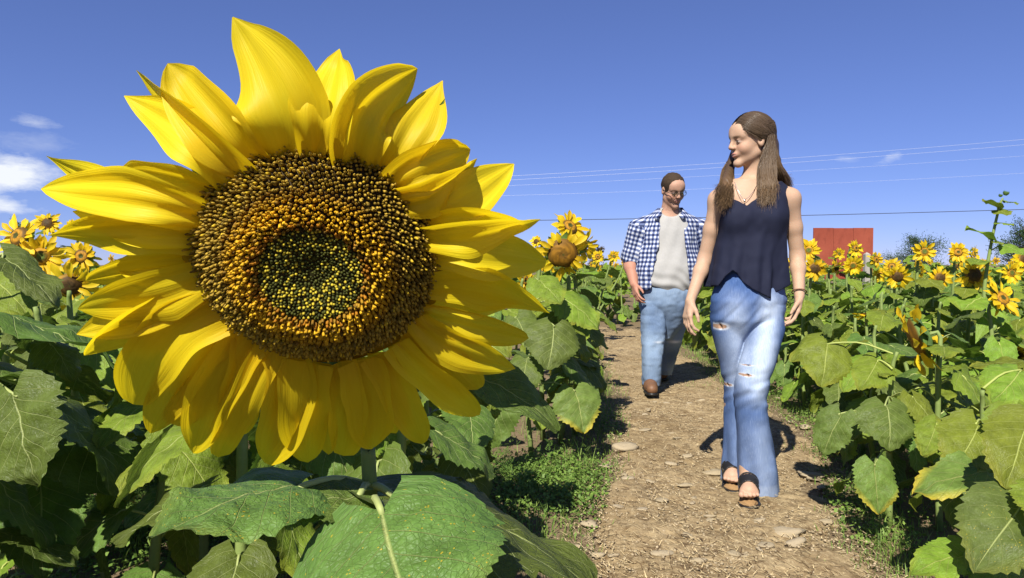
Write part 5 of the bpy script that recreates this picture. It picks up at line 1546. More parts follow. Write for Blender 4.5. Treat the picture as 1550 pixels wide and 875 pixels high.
def feet(v, toe, heel, s):
    toe, heel = np.asarray(toe, float), np.asarray(heel, float); d = nrm(toe - heel); sd = np.array([-d[1], d[0], 0]) * s
    L = np.linalg.norm(toe - heel)
    v.add(rc(heel + (0, 0, .045), heel + d * L * .55 + np.array([0, 0, .035]), .032, .032), .02)
    v.add(rc(heel + d * L * .5 + np.array([0, 0, .042]), heel + d * L * .80 + np.array([0, 0, .025]), .036, .030), .02)
    v.add(rc(heel + d * L * .78 + sd * .018 + np.array([0, 0, .02]), heel + d * L * .78 - sd * .022 + np.array([0, 0, .02]), .021, .019), .015)
    for i, (o, l_, r_) in enumerate(((.030, 1.0, .0125), (.011, .99, .0092), (-.005, .965, .0088), (-.020, .93, .0085), (-.033, .885, .0082))):
        a = heel + d * L * .76 + sd * o * .9 + np.array([0, 0, .022]); b = heel + d * (L * l_ - r_) + sd * o * 1.05 + np.array([0, 0, .013 + r_ * .3])
        v.add(rc(a, b, r_ * .95, r_), .003)
SOLE = .034
fL_toe = G(1134, 777); fL_heel = fL_toe + np.array([.07, .225, 0]); fR_toe = G(1110, 752) ; fR_heel = fR_toe + np.array([.05, .225, 0])
fL_toe[2] = fL_heel[2] = fR_toe[2] = fR_heel[2] = 0
gz = .022
up_s = np.array([0, 0, SOLE + gz])
def woman_body():
    v = Vox((.62, 2.84, 0.0), (1.48, 3.56, 1.80), .0042)
    v.add(loft(body_rows), .03)
    v.add(rc(Wp(1141, 288, 3.14), HWd.w((0, -.028, -.055)), .054, .047), .018)
    for sh, s in ((LA[0], 1), (RA[0], -1)):
        v.add(rc(Wp(1140, 274, 3.13), sh + np.array([0, .005, -.004]), .030, .042), .04)
    for A, k in ((LA, 1), (RA, -1)):
        m = (A[0] + A[1]) / 2
        v.add(rc(A[0], m, .041, .0355), .03); v.add(rc(m, A[1], .0355, .0315), .02)
        f = A[1] + (A[2] - A[1]) * .3
        v.add(rc(A[1], f, .0315, .031), .02); v.add(rc(f, A[2], .031, .022), .02)
    for px in (1117, 1163): v.add(ell(Wp(px, 331, 3.045), (.055, .052, .055)), .03)
    # legs
    for hp, kn, an, toe, heel, s in ((Wp(1158, 475, 3.11), Wp(1139, 583, 3.05), Wp(1150, 742, 3.14), fL_toe, fL_heel, 1), (Wp(1105, 475, 3.14), Wp(1115, 580, 3.17), Wp(1112, 728, 3.31), fR_toe, fR_heel, -1)):
        an = np.array([heel[0] + (toe[0] - heel[0]) * .18, heel[1] + (toe[1] - heel[1]) * .18, up_s[2] + .085])
        v.add(rc(hp, kn, .062, .046), .03); v.add(rc(kn, kn + (an - kn) * .3, .046, .042), .02); v.add(rc(kn + (an - kn) * .3, an, .042, .031), .02)
        v.add(rc(an, heel + (toe - heel) * .2 + up_s + np.array([0, 0, .03]), .033, .033), .03)
        feet(v, toe + up_s, heel + up_s, -s)
    head_sdf(v, HWd)
    hand_sdf(v, LA[2], nrm(Wp(1203, 486, 3.04) - LA[2]), (-.85, .1, -.2), (-.2, -1, -.1), .92, (.45, .5, .6, .75))
    hand_sdf(v, RA[2], nrm(Wp(1040, 484, 3.07) - RA[2]), (.85, .2, -.1), (.2, -1, -.1), .92, (.6, .5, .45, .5))
    return v
def woman_col(V):
    C = np.tile(np.array([[.43, .285, .195]]), (len(V), 1))
    head_paint(C, V, HWd, (.50, .17, .15), (.13, .075, .04), blush=(.46, .22, .15), teeth=True)
    m = sstep(.16, .08, V[:, 2])[:, None]; C = C * (1 - m * .5) + np.array([.45, .275, .195]) * m * .5
    return C
vobj('body', woman_body(), M['skin'], woman, wb, woman_col)

# navy top: loose, V neck, no sleeves, uneven hem
def top_wob(th, z):
    f = sstep(1.24, .95, z)
    return 1 + f * (.055 * np.sin(th * 6 + 1.2 + 3 * z) + .045 * np.sin(th * 11 - 5 * z + .6) + .025 * np.sin(th * 17 + 3)) + .008 * np.sin(th * 5 + 22 * z)
v = Vox((.74, 2.85, .80), (1.46, 3.38, 1.52), .004)
v.add(loft([prow(470, 1131, .180, .136, YW), prow(430, 1130, .181, .134, YW), prow(392, 1133, .165, .125, YW), prow(352, 1138, .156, .118, YW), prow(325, 1140, .152, .116, YW, -.006),
            prow(302, 1141, .148, .094, YW), prow(286, 1141, .128, .076, YW), prow(276, 1141, .118, .064, YW, .01)], wob=top_wob), .01)
for px in (1118, 1163): v.add(ell(Wp(px, 331, 3.04), (.060, .054, .062)), .05)
for sh in (LA[0], RA[0]):
    v.add(rc(Wp(1140, 274, 3.13), sh + np.array([0, .005, .0]), .038, .049), .03)
for A, s in ((LA, 1), (RA, -1)):
    v.sub(rc(A[0] + np.array([s * .030, 0, .06]), A[0] + np.array([s * .030, .0, -.06]), .050, .046), .006)
    v.sub(rc(A[0] + np.array([s * .10, 0, .02]), A[1] + np.array([s * .08, 0, 0]), .085, .06), .004)
vz = Wp(1128, 312, 3.03); sc1 = 3.03 / FPX
X_, Y_, Z_ = v.xyz((slice(None),) * 3)
neck = np.minimum(Z_ - (vz[2] + .66 * np.abs(X_ - vz[0])), 3.145 - Y_ + 0 * X_)          # V at the front
backn = Z_ - Wp(0, 274, 3.11)[2] + 0 * X_ + 0 * Y_
v.F = np.maximum(v.F, np.maximum(neck, np.minimum(backn, .065 - np.hypot(X_ - Wp(1139, 270)[0], Y_ - 3.13))).astype(np.float32) * .8)
hx = [1050, 1066, 1080, 1091, 1100, 1110, 1118, 1126, 1138, 1152, 1166, 1180, 1200]
hy = [420, 425, 432, 434, 420, 409, 416, 428, 438, 445, 452, 441, 432]
hxw = np.array([P(a, 430, 2.99)[0] for a in hx]); hzw = np.array([P(430, b, 2.99)[2] for b in hy])
v.F = v.F + (.0035 * vn(X_ * 26 + Z_ * 4, Z_ * 7 - X_ * 9, 13) * sstep(1.34, 1.15, Z_) + .0015 * vn(X_ * 50, Z_ * 30, 14)).astype(np.float32)
hem_f = np.interp(v.ax[0], hxw, hzw)[:, None, None]; hem_b = Wp(0, 434, 3.21)[2]
wgt = sstep(3.07, 3.13, Y_)
v.F = np.maximum(v.F, (hem_f * (1 - wgt) + hem_b * wgt - Z_).astype(np.float32) * .8)
inner = loft([prow(480, 1131, .168, .124, YW), prow(430, 1130, .168, .122, YW), prow(395, 1133, .151, .111, YW), prow(380, 1136, .12, .08, YW)], wob=top_wob)
v.sub(inner, .004)
vobj('sleeveless_top', v, M['navy'], woman, wb, label='navy sleeveless top with V neck and uneven hem')

# jeans: tight at the thigh, flared below the knee
v = Vox((.80, 2.86, .02), (1.44, 3.56, 1.08), .004)
hip = loft([prow(520, 1131, 0.0372, .05, YW), prow(500, 1131, 0.1070, .085, YW), prow(484, 1132, 0.1581, .112, YW), prow(455, 1132, 0.1674, .124, YW), prow(432, 1133, 0.1525, .115, YW), prow(398, 1135, 0.1321, .103, YW)])
def flare_wob(ph, k):
    def f(th, z):
        w_ = sstep(.42, .10, z); return 1 + w_ * (.045 * np.sin(th * 4 + ph) + .03 * np.sin(th * 7 + ph * 2)) + .012 * np.sin(th * 3 + z * 26 + ph)
    return f
legL = loft([prow(462, 1156, 0.0856, .105, YW), prow(500, 1155, 0.0893, .102, 3.09), prow(550, 1144, 0.0810, .092, 3.065), prow(582, 1136.5, 0.0693, .082, 3.05), prow(612, 1136, 0.0662, .080, 3.055),
             prow(655, 1141, 0.0711, .086, 3.07), prow(705, 1146.5, 0.0826, .097, 3.085), prow(751, 1147, 0.0950, .115, 3.125)], wob=flare_wob(1.0, 1))
legR = loft([prow(462, 1103, 0.0800, .10, 3.13), prow(500, 1103, 0.0772, .10, 3.14), prow(550, 1114, 0.0711, .088, 3.16), prow(580, 1117, 0.0639, .080, 3.18), prow(612, 1117.5, 0.0612, .078, 3.19),
             prow(655, 1117, 0.0639, .084, 3.21), prow(700, 1118, 0.0750, .094, 3.23), prow(738, 1116, 0.0760, .110, 3.28)], wob=flare_wob(2.6, 1))
v.add(hip, .01); v.add(legR, .012)
vb = Vox((.80, 2.86, .02), (1.44, 3.56, 1.08), .004); vb.add(legL, .006)
X_, Y_, Z_ = v.xyz((slice(None),) * 3)
zc = Wp(0, 486, 3.02)[2]
grv = .010 * np.exp(-((v.F - vb.F) / .010) ** 2) * sstep(zc + .05, zc - .02, Z_)
h_ = np.maximum(.006 - np.abs(v.F - vb.F), 0) / .006
v.F = np.minimum(v.F, vb.F) - h_ * h_ * .0015 + grv.astype(np.float32)
zk = .45
wr = (.0050 * vn(X_ * 16 + Z_ * 9, Z_ * 34 - X_ * 14 + Y_ * 12, 3) * np.exp(-((Z_ - .50) / .10) ** 2)
      + .0045 * vn((X_ - 1.1) * 20 - Z_ * 22, Z_ * 26 + np.abs(X_ - 1.1) * 40, 7) * sstep(.74, .86, Z_)
      + .0040 * vn(X_ * 22 + 3, Z_ * 6 + X_ * 5, 9) * sstep(.42, .2, Z_) + .0015 * vn(X_ * 30, Z_ * 30 + Y_ * 25, 11))
v.F = v.F + wr.astype(np.float32)
RIPS = [(1090, 494, .026, .0125), (1130, 568, .024, .006), (1131, 553, .021, .0022), (1101, 582, .016, .007)]
ripw = []
for (px, py, a, b) in RIPS:
    p = v.front(px, py); ripw.append((p, a, b)); v.sub(ell(p, (a, .007, b)), .003)
# hollow hems
v.sub(rc(np.array([P(1147, 751, 3.095)[0], 3.095, .0]), np.array([P(1147, 751, 3.095)[0], 3.095, .075]), .085, .07), .01)
v.sub(rc(np.array([P(1119, 738, 3.25)[0], 3.25, .0]), np.array([P(1119, 738, 3.25)[0], 3.25, .075]), .078, .06), .01)
v.keep(lambda x, y, z: z - P(0, 402, YW)[2] + 0 * x + 0 * y)
def jeans_col(V):
    x, y, z = V.T
    base = np.array([.066, .125, .29]); fade = np.array([.50, .57, .69])
    f = np.zeros(len(V))
    for A in (LEGC_L, LEGC_R):
        cx = np.interp(z, A[:, 0], A[:, 1]); cy = np.interp(z, A[:, 0], A[:, 2])
        f = np.maximum(f, (1.0 if A is LEGC_L else .62) * np.exp(-((x - cx) / .050) ** 2) * sstep(cy + .02, cy - .05, y))
    f = f * (sstep(.40, .56, z) * sstep(1.0, .84, z) + .28 * sstep(.42, .30, z)) + .10 + .18 * vn(x * 14, z * 9, 3) * sstep(.4, .6, z)
    f = np.clip(f * .95 + .12 * vn(x * 5 + 3, z * 3, 5), 0, 1)[:, None]
    C = base * (1 - f) + fade * f
    sd_ = (np.exp(-((x - np.interp(z, LEGC_L[:, 0], LEGC_L[:, 1]) - .075) / .006) ** 2) * .35)[:, None]; C = C * (1 - sd_) + np.array([.06, .11, .28]) * sd_
    hem = (sstep(.085, .070, z) * .35)[:, None]; C = C * (1 - hem) + np.array([.42, .48, .60]) * hem
    for (p, a, b) in ripw:
        d = np.sqrt(((x - p[0]) / a) ** 2 + ((z - p[2]) / b) ** 2); nearp = np.abs(y - p[1]) < .05
        fr = (np.exp(-((d - 1.05) / .35) ** 2) * nearp * .95)[:, None]; C = C * (1 - fr) + np.array([.62, .64, .68]) * fr
        sk = (sstep(.98, .80, d) * nearp)[:, None]; C = C * (1 - sk) + np.array([.40, .24, .15]) * sk
    return C
LEGC_L = np.array(sorted([(prow(y_, c_, 0, 0, Y_2)[0], P(c_, y_, Y_2)[0], Y_2) for y_, c_, Y_2 in ((462, 1152, 3.11), (550, 1142, 3.065), (582, 1137, 3.05), (655, 1141, 3.07), (751, 1147, 3.095))]))
LEGC_R = np.array(sorted([(prow(y_, c_, 0, 0, Y_2)[0], P(c_, y_, Y_2)[0], Y_2) for y_, c_, Y_2 in ((462, 1100, 3.13), (550, 1110, 3.16), (582, 1114, 3.18), (655, 1115, 3.21), (738, 1118, 3.25))]))
vobj('jeans', v, M['denim'], woman, wb, jeans_col, label='faded blue flared jeans ripped at the knees')

# sandals
def sandal(toe, heel, s):
    d = nrm(toe - heel); sd = np.array([-d[1], d[0], 0]) * -s; L = np.linalg.norm(toe - heel)
    root = empty('sandal', (0, 0, 0)); root.parent = woman
    lo = np.minimum(toe, heel) - .09; hi = np.maximum(toe, heel) + .09; lo[2] = 0; hi[2] = .2
    v = Vox(lo, hi, .0035)
    for a, b, ra, rb in ((0.02, .45, .036, .036), (.45, .80, .036, .047), (.80, .90, .047, .040)):
        v.add(rc(heel + d * L * a + sd * (0 if a < .5 else .003), heel + d * L * b + sd * .003, ra, rb), .02)
    z = v.xyz((slice(None),) * 3)[2]
    v.F = np.maximum(v.F, (np.abs(z - (gz + SOLE / 2)) - SOLE / 2).astype(np.float32) * .9)
    v.F = v.F
    V, Q = v.verts(); o = obj('sole', mesh_np('sole', V - wb, Q, [M['cork']]), root)
    v2 = Vox(lo, hi, .0035); v2.add(loft_sole(heel, d, L, sd, gz - .001, gz + .010, .0025), .01)
    V, Q = v2.verts(); obj('tread', mesh_np('tread', V - wb, Q, M['black']), root)
    f = Vox(lo, hi, .0035); feet(f, toe + up_s, heel + up_s, -s)
    X, Y, Z = f.xyz((slice(None),) * 3); al = (X - heel[0]) * d[0] + (Y - heel[1]) * d[1]
    for c, w in ((L * .64, .024), (L * .40, .019)):
        g = Vox(lo, hi, .0035); g.F = np.maximum(np.maximum(f.F - .006, -(f.F - .0005)), np.maximum(np.abs(al - c) - w, gz + SOLE * .6 - Z)).astype(np.float32)
        V, Q = g.verts(); st_ = obj('strap', mesh_np('strap', V - wb, Q, M['black']), root)
        p = heel + d * c + sd * -.030 + np.array([0, 0, gz + SOLE + .045])
        mb = MB()
        a = nrm(sd); b = d; q = [p + a * i * .010 + b * j * .012 for i, j in ((-1, -1), (1, -1), (1, 1), (-1, 1), (-1, -1))]
        mb_tube(mb, np.array(q) - wb, .0022, 5); obj('buckle', mb.mesh('buckle', M['silver']), st_)
def loft_sole(heel, d, L, sd, z0, z1, grow):
    parts = [rc(heel + d * L * a, heel + d * L * b, ra + grow, rb + grow) for a, b, ra, rb in ((0.02, .45, .036, .036), (.45, .80, .036, .047), (.80, .90, .047, .040))]
    def fn(x, y, z): return np.maximum(np.minimum(np.minimum(parts[0][0](x, y, 0 * z), parts[1][0](x, y, 0 * z)), parts[2][0](x, y, 0 * z)), np.abs(z - (z0 + z1) / 2) - (z1 - z0) / 2)
    return fn, np.minimum(heel, heel + d * L) - .08, np.maximum(heel, heel + d * L) + .08
sandal(fL_toe, fL_heel, 1); sandal(fR_toe, fR_heel, -1)

# hair: a cap over the skull plus long strands swept from the parting, behind the ear and over the shoulders
def strands_mesh(name, paths, rads, cols, n=3):
    P_ = np.array(paths); S, K, _ = P_.shape
    tg = np.gradient(P_, axis=1); tg /= np.linalg.norm(tg, axis=2)[..., None] + 1e-9
    ref = np.array([.3, -.8, .52]); a = np.cross(tg, ref); a /= np.linalg.norm(a, axis=2)[..., None] + 1e-9; b = np.cross(tg, a)
    ang = np.arange(n) * 2 * np.pi / n
    V = P_[:, :, None] + rads[..., None, None] * (np.cos(ang)[None, None, :, None] * a[:, :, None] + np.sin(ang)[None, None, :, None] * b[:, :, None])
    i = np.arange(K - 1)[:, None] * n; j = np.arange(n)[None]
    Qs = np.stack([i + j, i + (j + 1) % n, i + n + (j + 1) % n, i + n + j], -1).reshape(-1, 4)
    F = (Qs[None] + (np.arange(S) * K * n)[:, None, None]).reshape(-1, 4)
    C = np.repeat(np.asarray(cols)[:, :, None], n, 2).reshape(-1, 3)
    return V.reshape(-1, 3), F, C
rs = np.random.RandomState(3)
EC, ER = np.array([0, -.017, .034]), np.array([.084, .104, .097])
def eldir(d): d = nrm(d); return EC + d * ER
paths, rads, cols = [], [], []
def hair_strand(side, y0, u, layer, kind):
    root = nrm((side * .12 + .06, math.sin(y0), math.cos(y0)))
    pts = []
    if kind == 'near':
        end = nrm((side * (.95 - .6 * u), -.30 - .8 * u, -.30 + .1 * u + .20 * rs.normal()))
    else:
        end = nrm((side * (.97 - .5 * u), -.10 - .7 * u, -.45))
    for f in np.linspace(0, 1, 9):
        d = nrm(root * (1 - f) + end * f + np.array([side * .55, .16 - .4 * u, -.04 + .30 * u]) * math.sin(math.pi * f) * .55)
        pts.append(HWd.w(eldir(d) * 1.0 + (eldir(d) - EC) * layer))
    return pts
for k in range(4600):
    side = 1 if k % 5 < 3 else -1                     # +x is the head's left: the near side
    u = rs.rand(); y0 = 1.20 + .10 * rs.normal() * (rs.rand() < .3) - 1.75 * (u * .88 + .12 * rs.rand()); layer = rs.uniform(-.02, .06)
    if side == 1:
        p = hair_strand(1, y0, u, layer, 'near'); s0 = p[-1]
        if u < .46:                                   # falls in front of her left shoulder
            g1, g2, g3 = np.clip(rs.normal(size=3), -1.7, 1.7)
            w1 = Wp(1159 + 7 * g1 + 10 * u, 250, 3.055 + .022 * g2); w2 = Wp(1161 + 8 * g1, 280, 3.03 + .02 * g2)
            e = Wp(1160 + 7 * g1 + 2 * g3, 301 + 9 * rs.normal(), 2.995 + .015 * g2)
        else:
            g1, g2, g3 = np.clip(rs.normal(size=3), -1.7, 1.7)
            w1 = Wp(1163 + 22 * (u - .3) + 2 * g1, 244, 3.12 + .03 * g2); w2 = Wp(1168 + 32 * (u - .3) + 2 * g1, 266, 3.14 + .03 * g2)
            e = Wp(1172 + 40 * (u - .35) + 3 * g3, 280 + 6 * rs.normal(), 3.18 + .02 * g2)
            if u < .68:                               # the hair in between lies over the strap and the shoulder
                w2 = Wp(1169 + 3.5 * g1, 272, 3.085 + .015 * g2); e = Wp(1171 + 4.5 * g1 + 2 * g3, 291 + 8 * rs.normal(), 3.045 + .015 * g2)
    else:
        p = hair_strand(-1, y0, u, layer, 'far'); s0 = p[-1]
        g1, g2, g3 = np.clip(rs.normal(size=3), -1.7, 1.7)
        if u < .80:                                   # falls in front of her right shoulder
            w1 = Wp(1106 + 4 * g1, 248, 3.215 + .012 * g2); w2 = Wp(1100 + 6 * g1, 276, 3.12 + .018 * g2)
            e = Wp(1094 + 7.5 * g1 + 2 * g3, 301 + 9 * rs.normal(), 3.0 + .015 * g2)
        else:
            w1 = Wp(1128 + 30 * rs.rand(), 250, 3.23); w2 = Wp(1130 + 45 * rs.rand(), 270, 3.23); e = Wp(1120 + 60 * rs.rand(), 300, 3.25)
    q = bez(np.vstack([p[::2], [w1, w2, e]]), 26)
    fly = 2.2 if k % 23 == 0 else 1.0
    wv = fly * sstep(.55 if fly == 1 else .15, 1.0, np.linspace(0, 1, 26))[:, None] * np.stack([np.sin(np.linspace(0, 9, 26) + k), np.cos(np.linspace(0, 8, 26) + k * 1.3), 0 * np.zeros(26)], -1) * .0035
    paths.append(q + wv)
    rads.append(.00095 * (1 - .75 * sstep(.8, 1.0, np.linspace(0, 1, 26))) * rs.uniform(.7, 1.4))
    base = np.array([.070, .046, .027]) * rs.uniform(.85, 1.18); tipc = np.array([.15, .095, .050]) * rs.uniform(.85, 1.18)
    hl = np.array([.14, .10, .065]) if rs.rand() < .15 else base
    f = sstep(.45, 1.0, np.linspace(0, 1, 26))[:, None]; cols.append((base * .6 + hl * .4) * (1 - f) + tipc * f)
HV, HF, HCc = strands_mesh('hair', paths, np.array(rads), cols)
v = Vox(HWd.c - np.array([.16, .16, .16]), HWd.c + np.array([.16, .20, .16]), .004)
v.add(ell(HWd.w(EC), ER * .985 * HWd.k, HWd.A), .01)
v.add(HWd.rc((0, -.085, -.03), (0, -.085, -.13), .055, .050), .03)
v.sub(HWd.e((-.004, .120, -.046), (.084, .076, .104)), .012)
v.sub(HWd.e((.066, .050, -.058), (.060, .062, .088)), .01)
v.sub(HWd.e((.085, .040, -.010), (.050, .050, .046)), .008)
v.sub(HWd.e((-.055, .050, -.090), (.060, .050, .080)), .01)
v.sub(HWd.e((.092, -.010, -.006), (.026, .025, .036)), .006)
CV, CF = v.verts()
v3 = Vox(Wp(1070, 330, 2.92) + np.array([0, 0, 0.]), np.array([1.46, 3.36, 1.62]), .004)
for pts_, rr_ in (([(1155, 222, 3.07), (1159, 250, 3.06), (1160, 280, 3.035), (1159, 300, 3.0)], (.016, .026, .024, .007)),
                  ([(1160, 222, 3.12), (1168, 244, 3.13), (1176, 266, 3.15), (1184, 280, 3.185)], (.036, .036, .034, .012)),
                  ([(1112, 232, 3.205), (1106, 248, 3.205), (1100, 276, 3.115), (1095, 300, 3.01)], (.018, .020, .026, .009))):
    for a_, b_, ra_, rb_ in zip(pts_[:-1], pts_[1:], rr_[:-1], rr_[1:]): v3.add(rc(Wp(*a_), Wp(*b_), ra_, rb_), .012)
X_, Y_, Z_ = v3.xyz((slice(None),) * 3)
v3.F = v3.F + (.003 * vn(X_ * 140 + Y_ * 90, Z_ * 7, 2)).astype(np.float32)
KV, KF = v3.verts()
CF = np.vstack([CF, KF + len(CV)]); CV = np.vstack([CV, KV])
V = np.vstack([HV, CV]); F = np.vstack([HF, CF + len(HV)]); C = np.vstack([HCc, np.array([[.060, .037, .020]]) + np.array([[.08, .045, .02]]) * sstep(1.52, 1.36, CV[:, 2])[:, None]])
o = obj('hair', mesh_np('hair', V - wb, F, M['hair'], col=C), woman); o['label'] = 'long straight brown hair, lighter at the tips'

# bracelet, necklace
mb = MB(); c0 = LA[2] + (LA[1] - LA[2]) * .10; ax = nrm(LA[1] - LA[2]); a = nrm(np.cross(ax, [0, 1, 0])); b = np.cross(ax, a)
mb_tube(mb, np.array([c0 + .0305 * (a * math.cos(t_) + b * math.sin(t_)) - wb for t_ in np.linspace(0, 2 * math.pi, 25)]), .0028, 6); obj('bracelet', mb.mesh('bracelet', M['brown']), woman)
mb = MB(); mb_tube(mb, np.array([c0 + .031 * (a * math.cos(t_) + b * math.sin(t_)) - wb for t_ in np.linspace(-2.6, -1.9, 6)]), .0052, 6); obj('bead', mb.mesh('bead', M['silver']), woman)
mb = MB()
ch = [Wp(1112, 276, 3.055), Wp(1118, 290, 3.025), Wp(1127, 302, 3.012), Wp(1140, 290, 3.025), Wp(1148, 274, 3.06)]
mb_tube(mb, bez(ch, 20) - wb, .0012, 4)
mb_tube(mb, np.array([Wp(1127, 301, 3.008), Wp(1127, 306, 3.006)]) - wb, [.003, .0045], 6); obj('necklace', mb.mesh('necklace', M['silver']), woman)

# =================================================================== the man
YM = 5.62
mbse = np.array([1.28, 5.6, 0.0])
man = empty('person', mbse); tag(man, 'man in open blue checked shirt, grey tee and jeans, looking down on the path', 'person')
HMn = Head(P(1019, 288, 5.55), math.radians(-16), math.radians(24), math.radians(4), 1.10)
Mp = lambda px, py, Y=YM: P(px, py, Y)
mRA = [Mp(966, 347, 5.64), Mp(953, 394, 5.68), Mp(960, 430, 5.56)]; mLA = [Mp(1056, 347, 5.64), Mp(1066, 394, 5.70), Mp(1056, 432, 5.58)]
tee_rows = [prow(447, 1008, .212, .165, YM), prow(430, 1008, .228, .185, YM, -.02), prow(405, 1010, .228, .185, YM, -.02), prow(375, 1011, .220, .160, YM), prow(350, 1012, .212, .14, YM), prow(334, 1012, .185, .115, YM), prow(322, 1013, .115, .085, YM), prow(315, 1014, .075, .07, YM)]
def shrink(rows, k): return [(z, cx, cy, a - k, b - k) for z, cx, cy, a, b in rows]
mfoot = [(G(988, 609), .03, (.02, .30)), (G(1004, 580), 0.0, (.04, .30))]
def man_body():
    v = Vox((.72, 5.05, 0.0), (1.90, 6.15, 1.86), .0065)
    v.add(loft(shrink(tee_rows, .035)), .04)
    v.add(loft([prow(475, 1007, .16, .10, YM), prow(440, 1008, .18, .13, YM)]), .04)
    v.add(rc(Mp(1014, 335, 5.64), HMn.w((0, -.02, -.05)), .070, .066), .04)
    for A in (mRA, mLA):
        v.add(rc(Mp(1013, 330, 5.66), A[0], .052, .066), .05)
        v.add(rc(A[0], A[1], .066, .055), .03); v.add(rc(A[1], A[1] + (A[2] - A[1]) * .3, .057, .055), .02); v.add(rc(A[1] + (A[2] - A[1]) * .3, A[2], .055, .036), .02)
    for (hp, kn, an) in MLEG:
        v.add(rc(hp, kn, .070, .046), .03); v.add(rc(kn, an, .046, .036), .03)
    head_sdf(v, HMn, True)
    hand_sdf(v, mRA[2], nrm(Mp(963, 448, 5.5) - mRA[2]), (.9, .15, -.1), (.2, -1, -.1), 1.12, (.5, .55, .6, .65))
    hand_sdf(v, mLA[2], nrm(Mp(1052, 450, 5.52) - mLA[2]), (-.9, .15, -.1), (-.2, -1, -.1), 1.12, (.5, .55, .6, .65))
    return v
MLEG = [(Mp(986, 455, 5.62), Mp(988, 520, 5.50), Mp(986, 572, 5.50)), (Mp(1024, 455, 5.64), Mp(1018, 516, 5.74), Mp(1006, 560, 5.92))]
def man_col(V):
    C = np.tile(np.array([[.39, .235, .165]]), (len(V), 1))
    head_paint(C, V, HMn, (.45, .19, .16), (.06, .04, .025), stub=(.24, .14, .10), blush=(.44, .20, .14))
    arm = ((V[:, 2] < 1.12) & (V[:, 2] > .6))[:, None]
    return np.where(arm, np.array([[.38, .19, .13]]), C)
vobj('body', man_body(), M['skin'], man, mbse, man_col)
def tee_wob(th, z): return 1 + .018 * np.sin(th * 5 + z * 13) + .012 * np.sin(th * 9 - z * 22) + .025 * sstep(1.0, .82, z) * np.sin(th * 8 + 2)
v = Vox((.80, 5.30, .74), (1.78, 5.98, 1.62), .006)
v.add(loft(tee_rows, wob=tee_wob), .01)
for A in (mRA, mLA): v.add(rc(Mp(1013, 332, 5.66), A[0], .056, .070), .05)
X_, Y_, Z_ = v.xyz((slice(None),) * 3)
hemx = np.array([P(a, 440, 5.45)[0] for a in (960, 985, 1005, 1020, 1040, 1070)]); hemz = np.array([P(0, b, 5.45)[2] for b in (428, 431, 441, 447, 440, 436)])
v.F = np.maximum(v.F, (np.interp(v.ax[0], hemx, hemz)[:, None, None] + .006 * np.sin(X_ * 60) - Z_).astype(np.float32) * .8)
nc = Mp(1018, 322, 5.5); v.sub(ell((nc[0], 5.52, nc[2] + .02), (.085, .10, .05)), .01)
v.F = v.F + (.005 * np.sin((Z_ + .5 * (X_ - 1.28)) * 70 + 2 * np.sin(X_ * 18)) * sstep(1.15, .85, Z_)).astype(np.float32)
vobj('tee_shirt', v, M['tee'], man, mbse, label='plain light grey tee shirt')
# checked shirt, worn open
v = Vox((.70, 5.25, .70), (1.92, 6.05, 1.66), .0065)
def shirt_wob(th, z): return 1 + .02 * np.sin(th * 6 + z * 11 + 1) + .018 * np.sin(th * 10 - z * 17) + .03 * sstep(1.1, .8, z) * np.sin(th * 7)
v.add(loft([(z, cx, cy + .012, a + (.034 if z < 1.3 else .022), b + (.030 if z < 1.3 else .02)) for z, cx, cy, a, b in tee_rows], wob=shirt_wob), .01)
for A in (mRA, mLA):
    v.add(rc(Mp(1013, 328, 5.66), A[0], .062, .082), .05); e = A[0] + (A[1] - A[0]) * .93
    v.add(rc(A[0], e, .081, .073), .03)
    v.add(rc(A[0] + (A[1] - A[0]) * .80, A[0] + (A[1] - A[0]) * .95, .078, .078), .006)
for s in (-1, 1): v.add(rc(Mp(1014 + s * 12, 319, 5.60), Mp(1014 + s * 20, 330, 5.50), .022, .020), .01)
X_, Y_, Z_ = v.xyz((slice(None),) * 3)
el_ = [P(a, b, 5.42) for a, b in ((1012, 312), (1004, 330), (998, 370), (990, 410), (984, 445))]; er_ = [P(a, b, 5.42) for a, b in ((1024, 312), (1036, 330), (1040, 370), (1043, 410), (1046, 445))]
xl = np.interp(v.ax[2], [p[2] for p in el_][::-1], [p[0] for p in el_][::-1])[None, None, :]; xr = np.interp(v.ax[2], [p[2] for p in er_][::-1], [p[0] for p in er_][::-1])[None, None, :]
opening = np.minimum(np.minimum(X_ - xl, xr - X_), 5.56 - Y_ + 0 * X_)
v.F = np.maximum(v.F, opening.astype(np.float32))
for A in (mRA, mLA):   # hollow cuffs
    d = nrm(A[1] - A[0]); e = A[0] + (A[1] - A[0]) * .95
    v.sub(rc(e - d * .02, e + d * .12, .063, .066), .004)
v.F = np.maximum(v.F, (Mp(0, 437, 5.62)[2] + .02 * np.cos((X_ - 1.28) * 9) - Z_ + 0 * Y_).astype(np.float32))
nk = Mp(1014, 318, 5.6); v.sub(rc((nk[0], 5.58, nk[2] - .02), (nk[0] + .02, 5.50, nk[2] + .12), .085, .10), .01)
v.F = v.F + (.007 * vn(X_ * 11 + Z_ * 9, Z_ * 16 - X_ * 6 + Y_ * 10, 6) + .003 * vn(X_ * 30 + Y_ * 20, Z_ * 24, 8)).astype(np.float32)
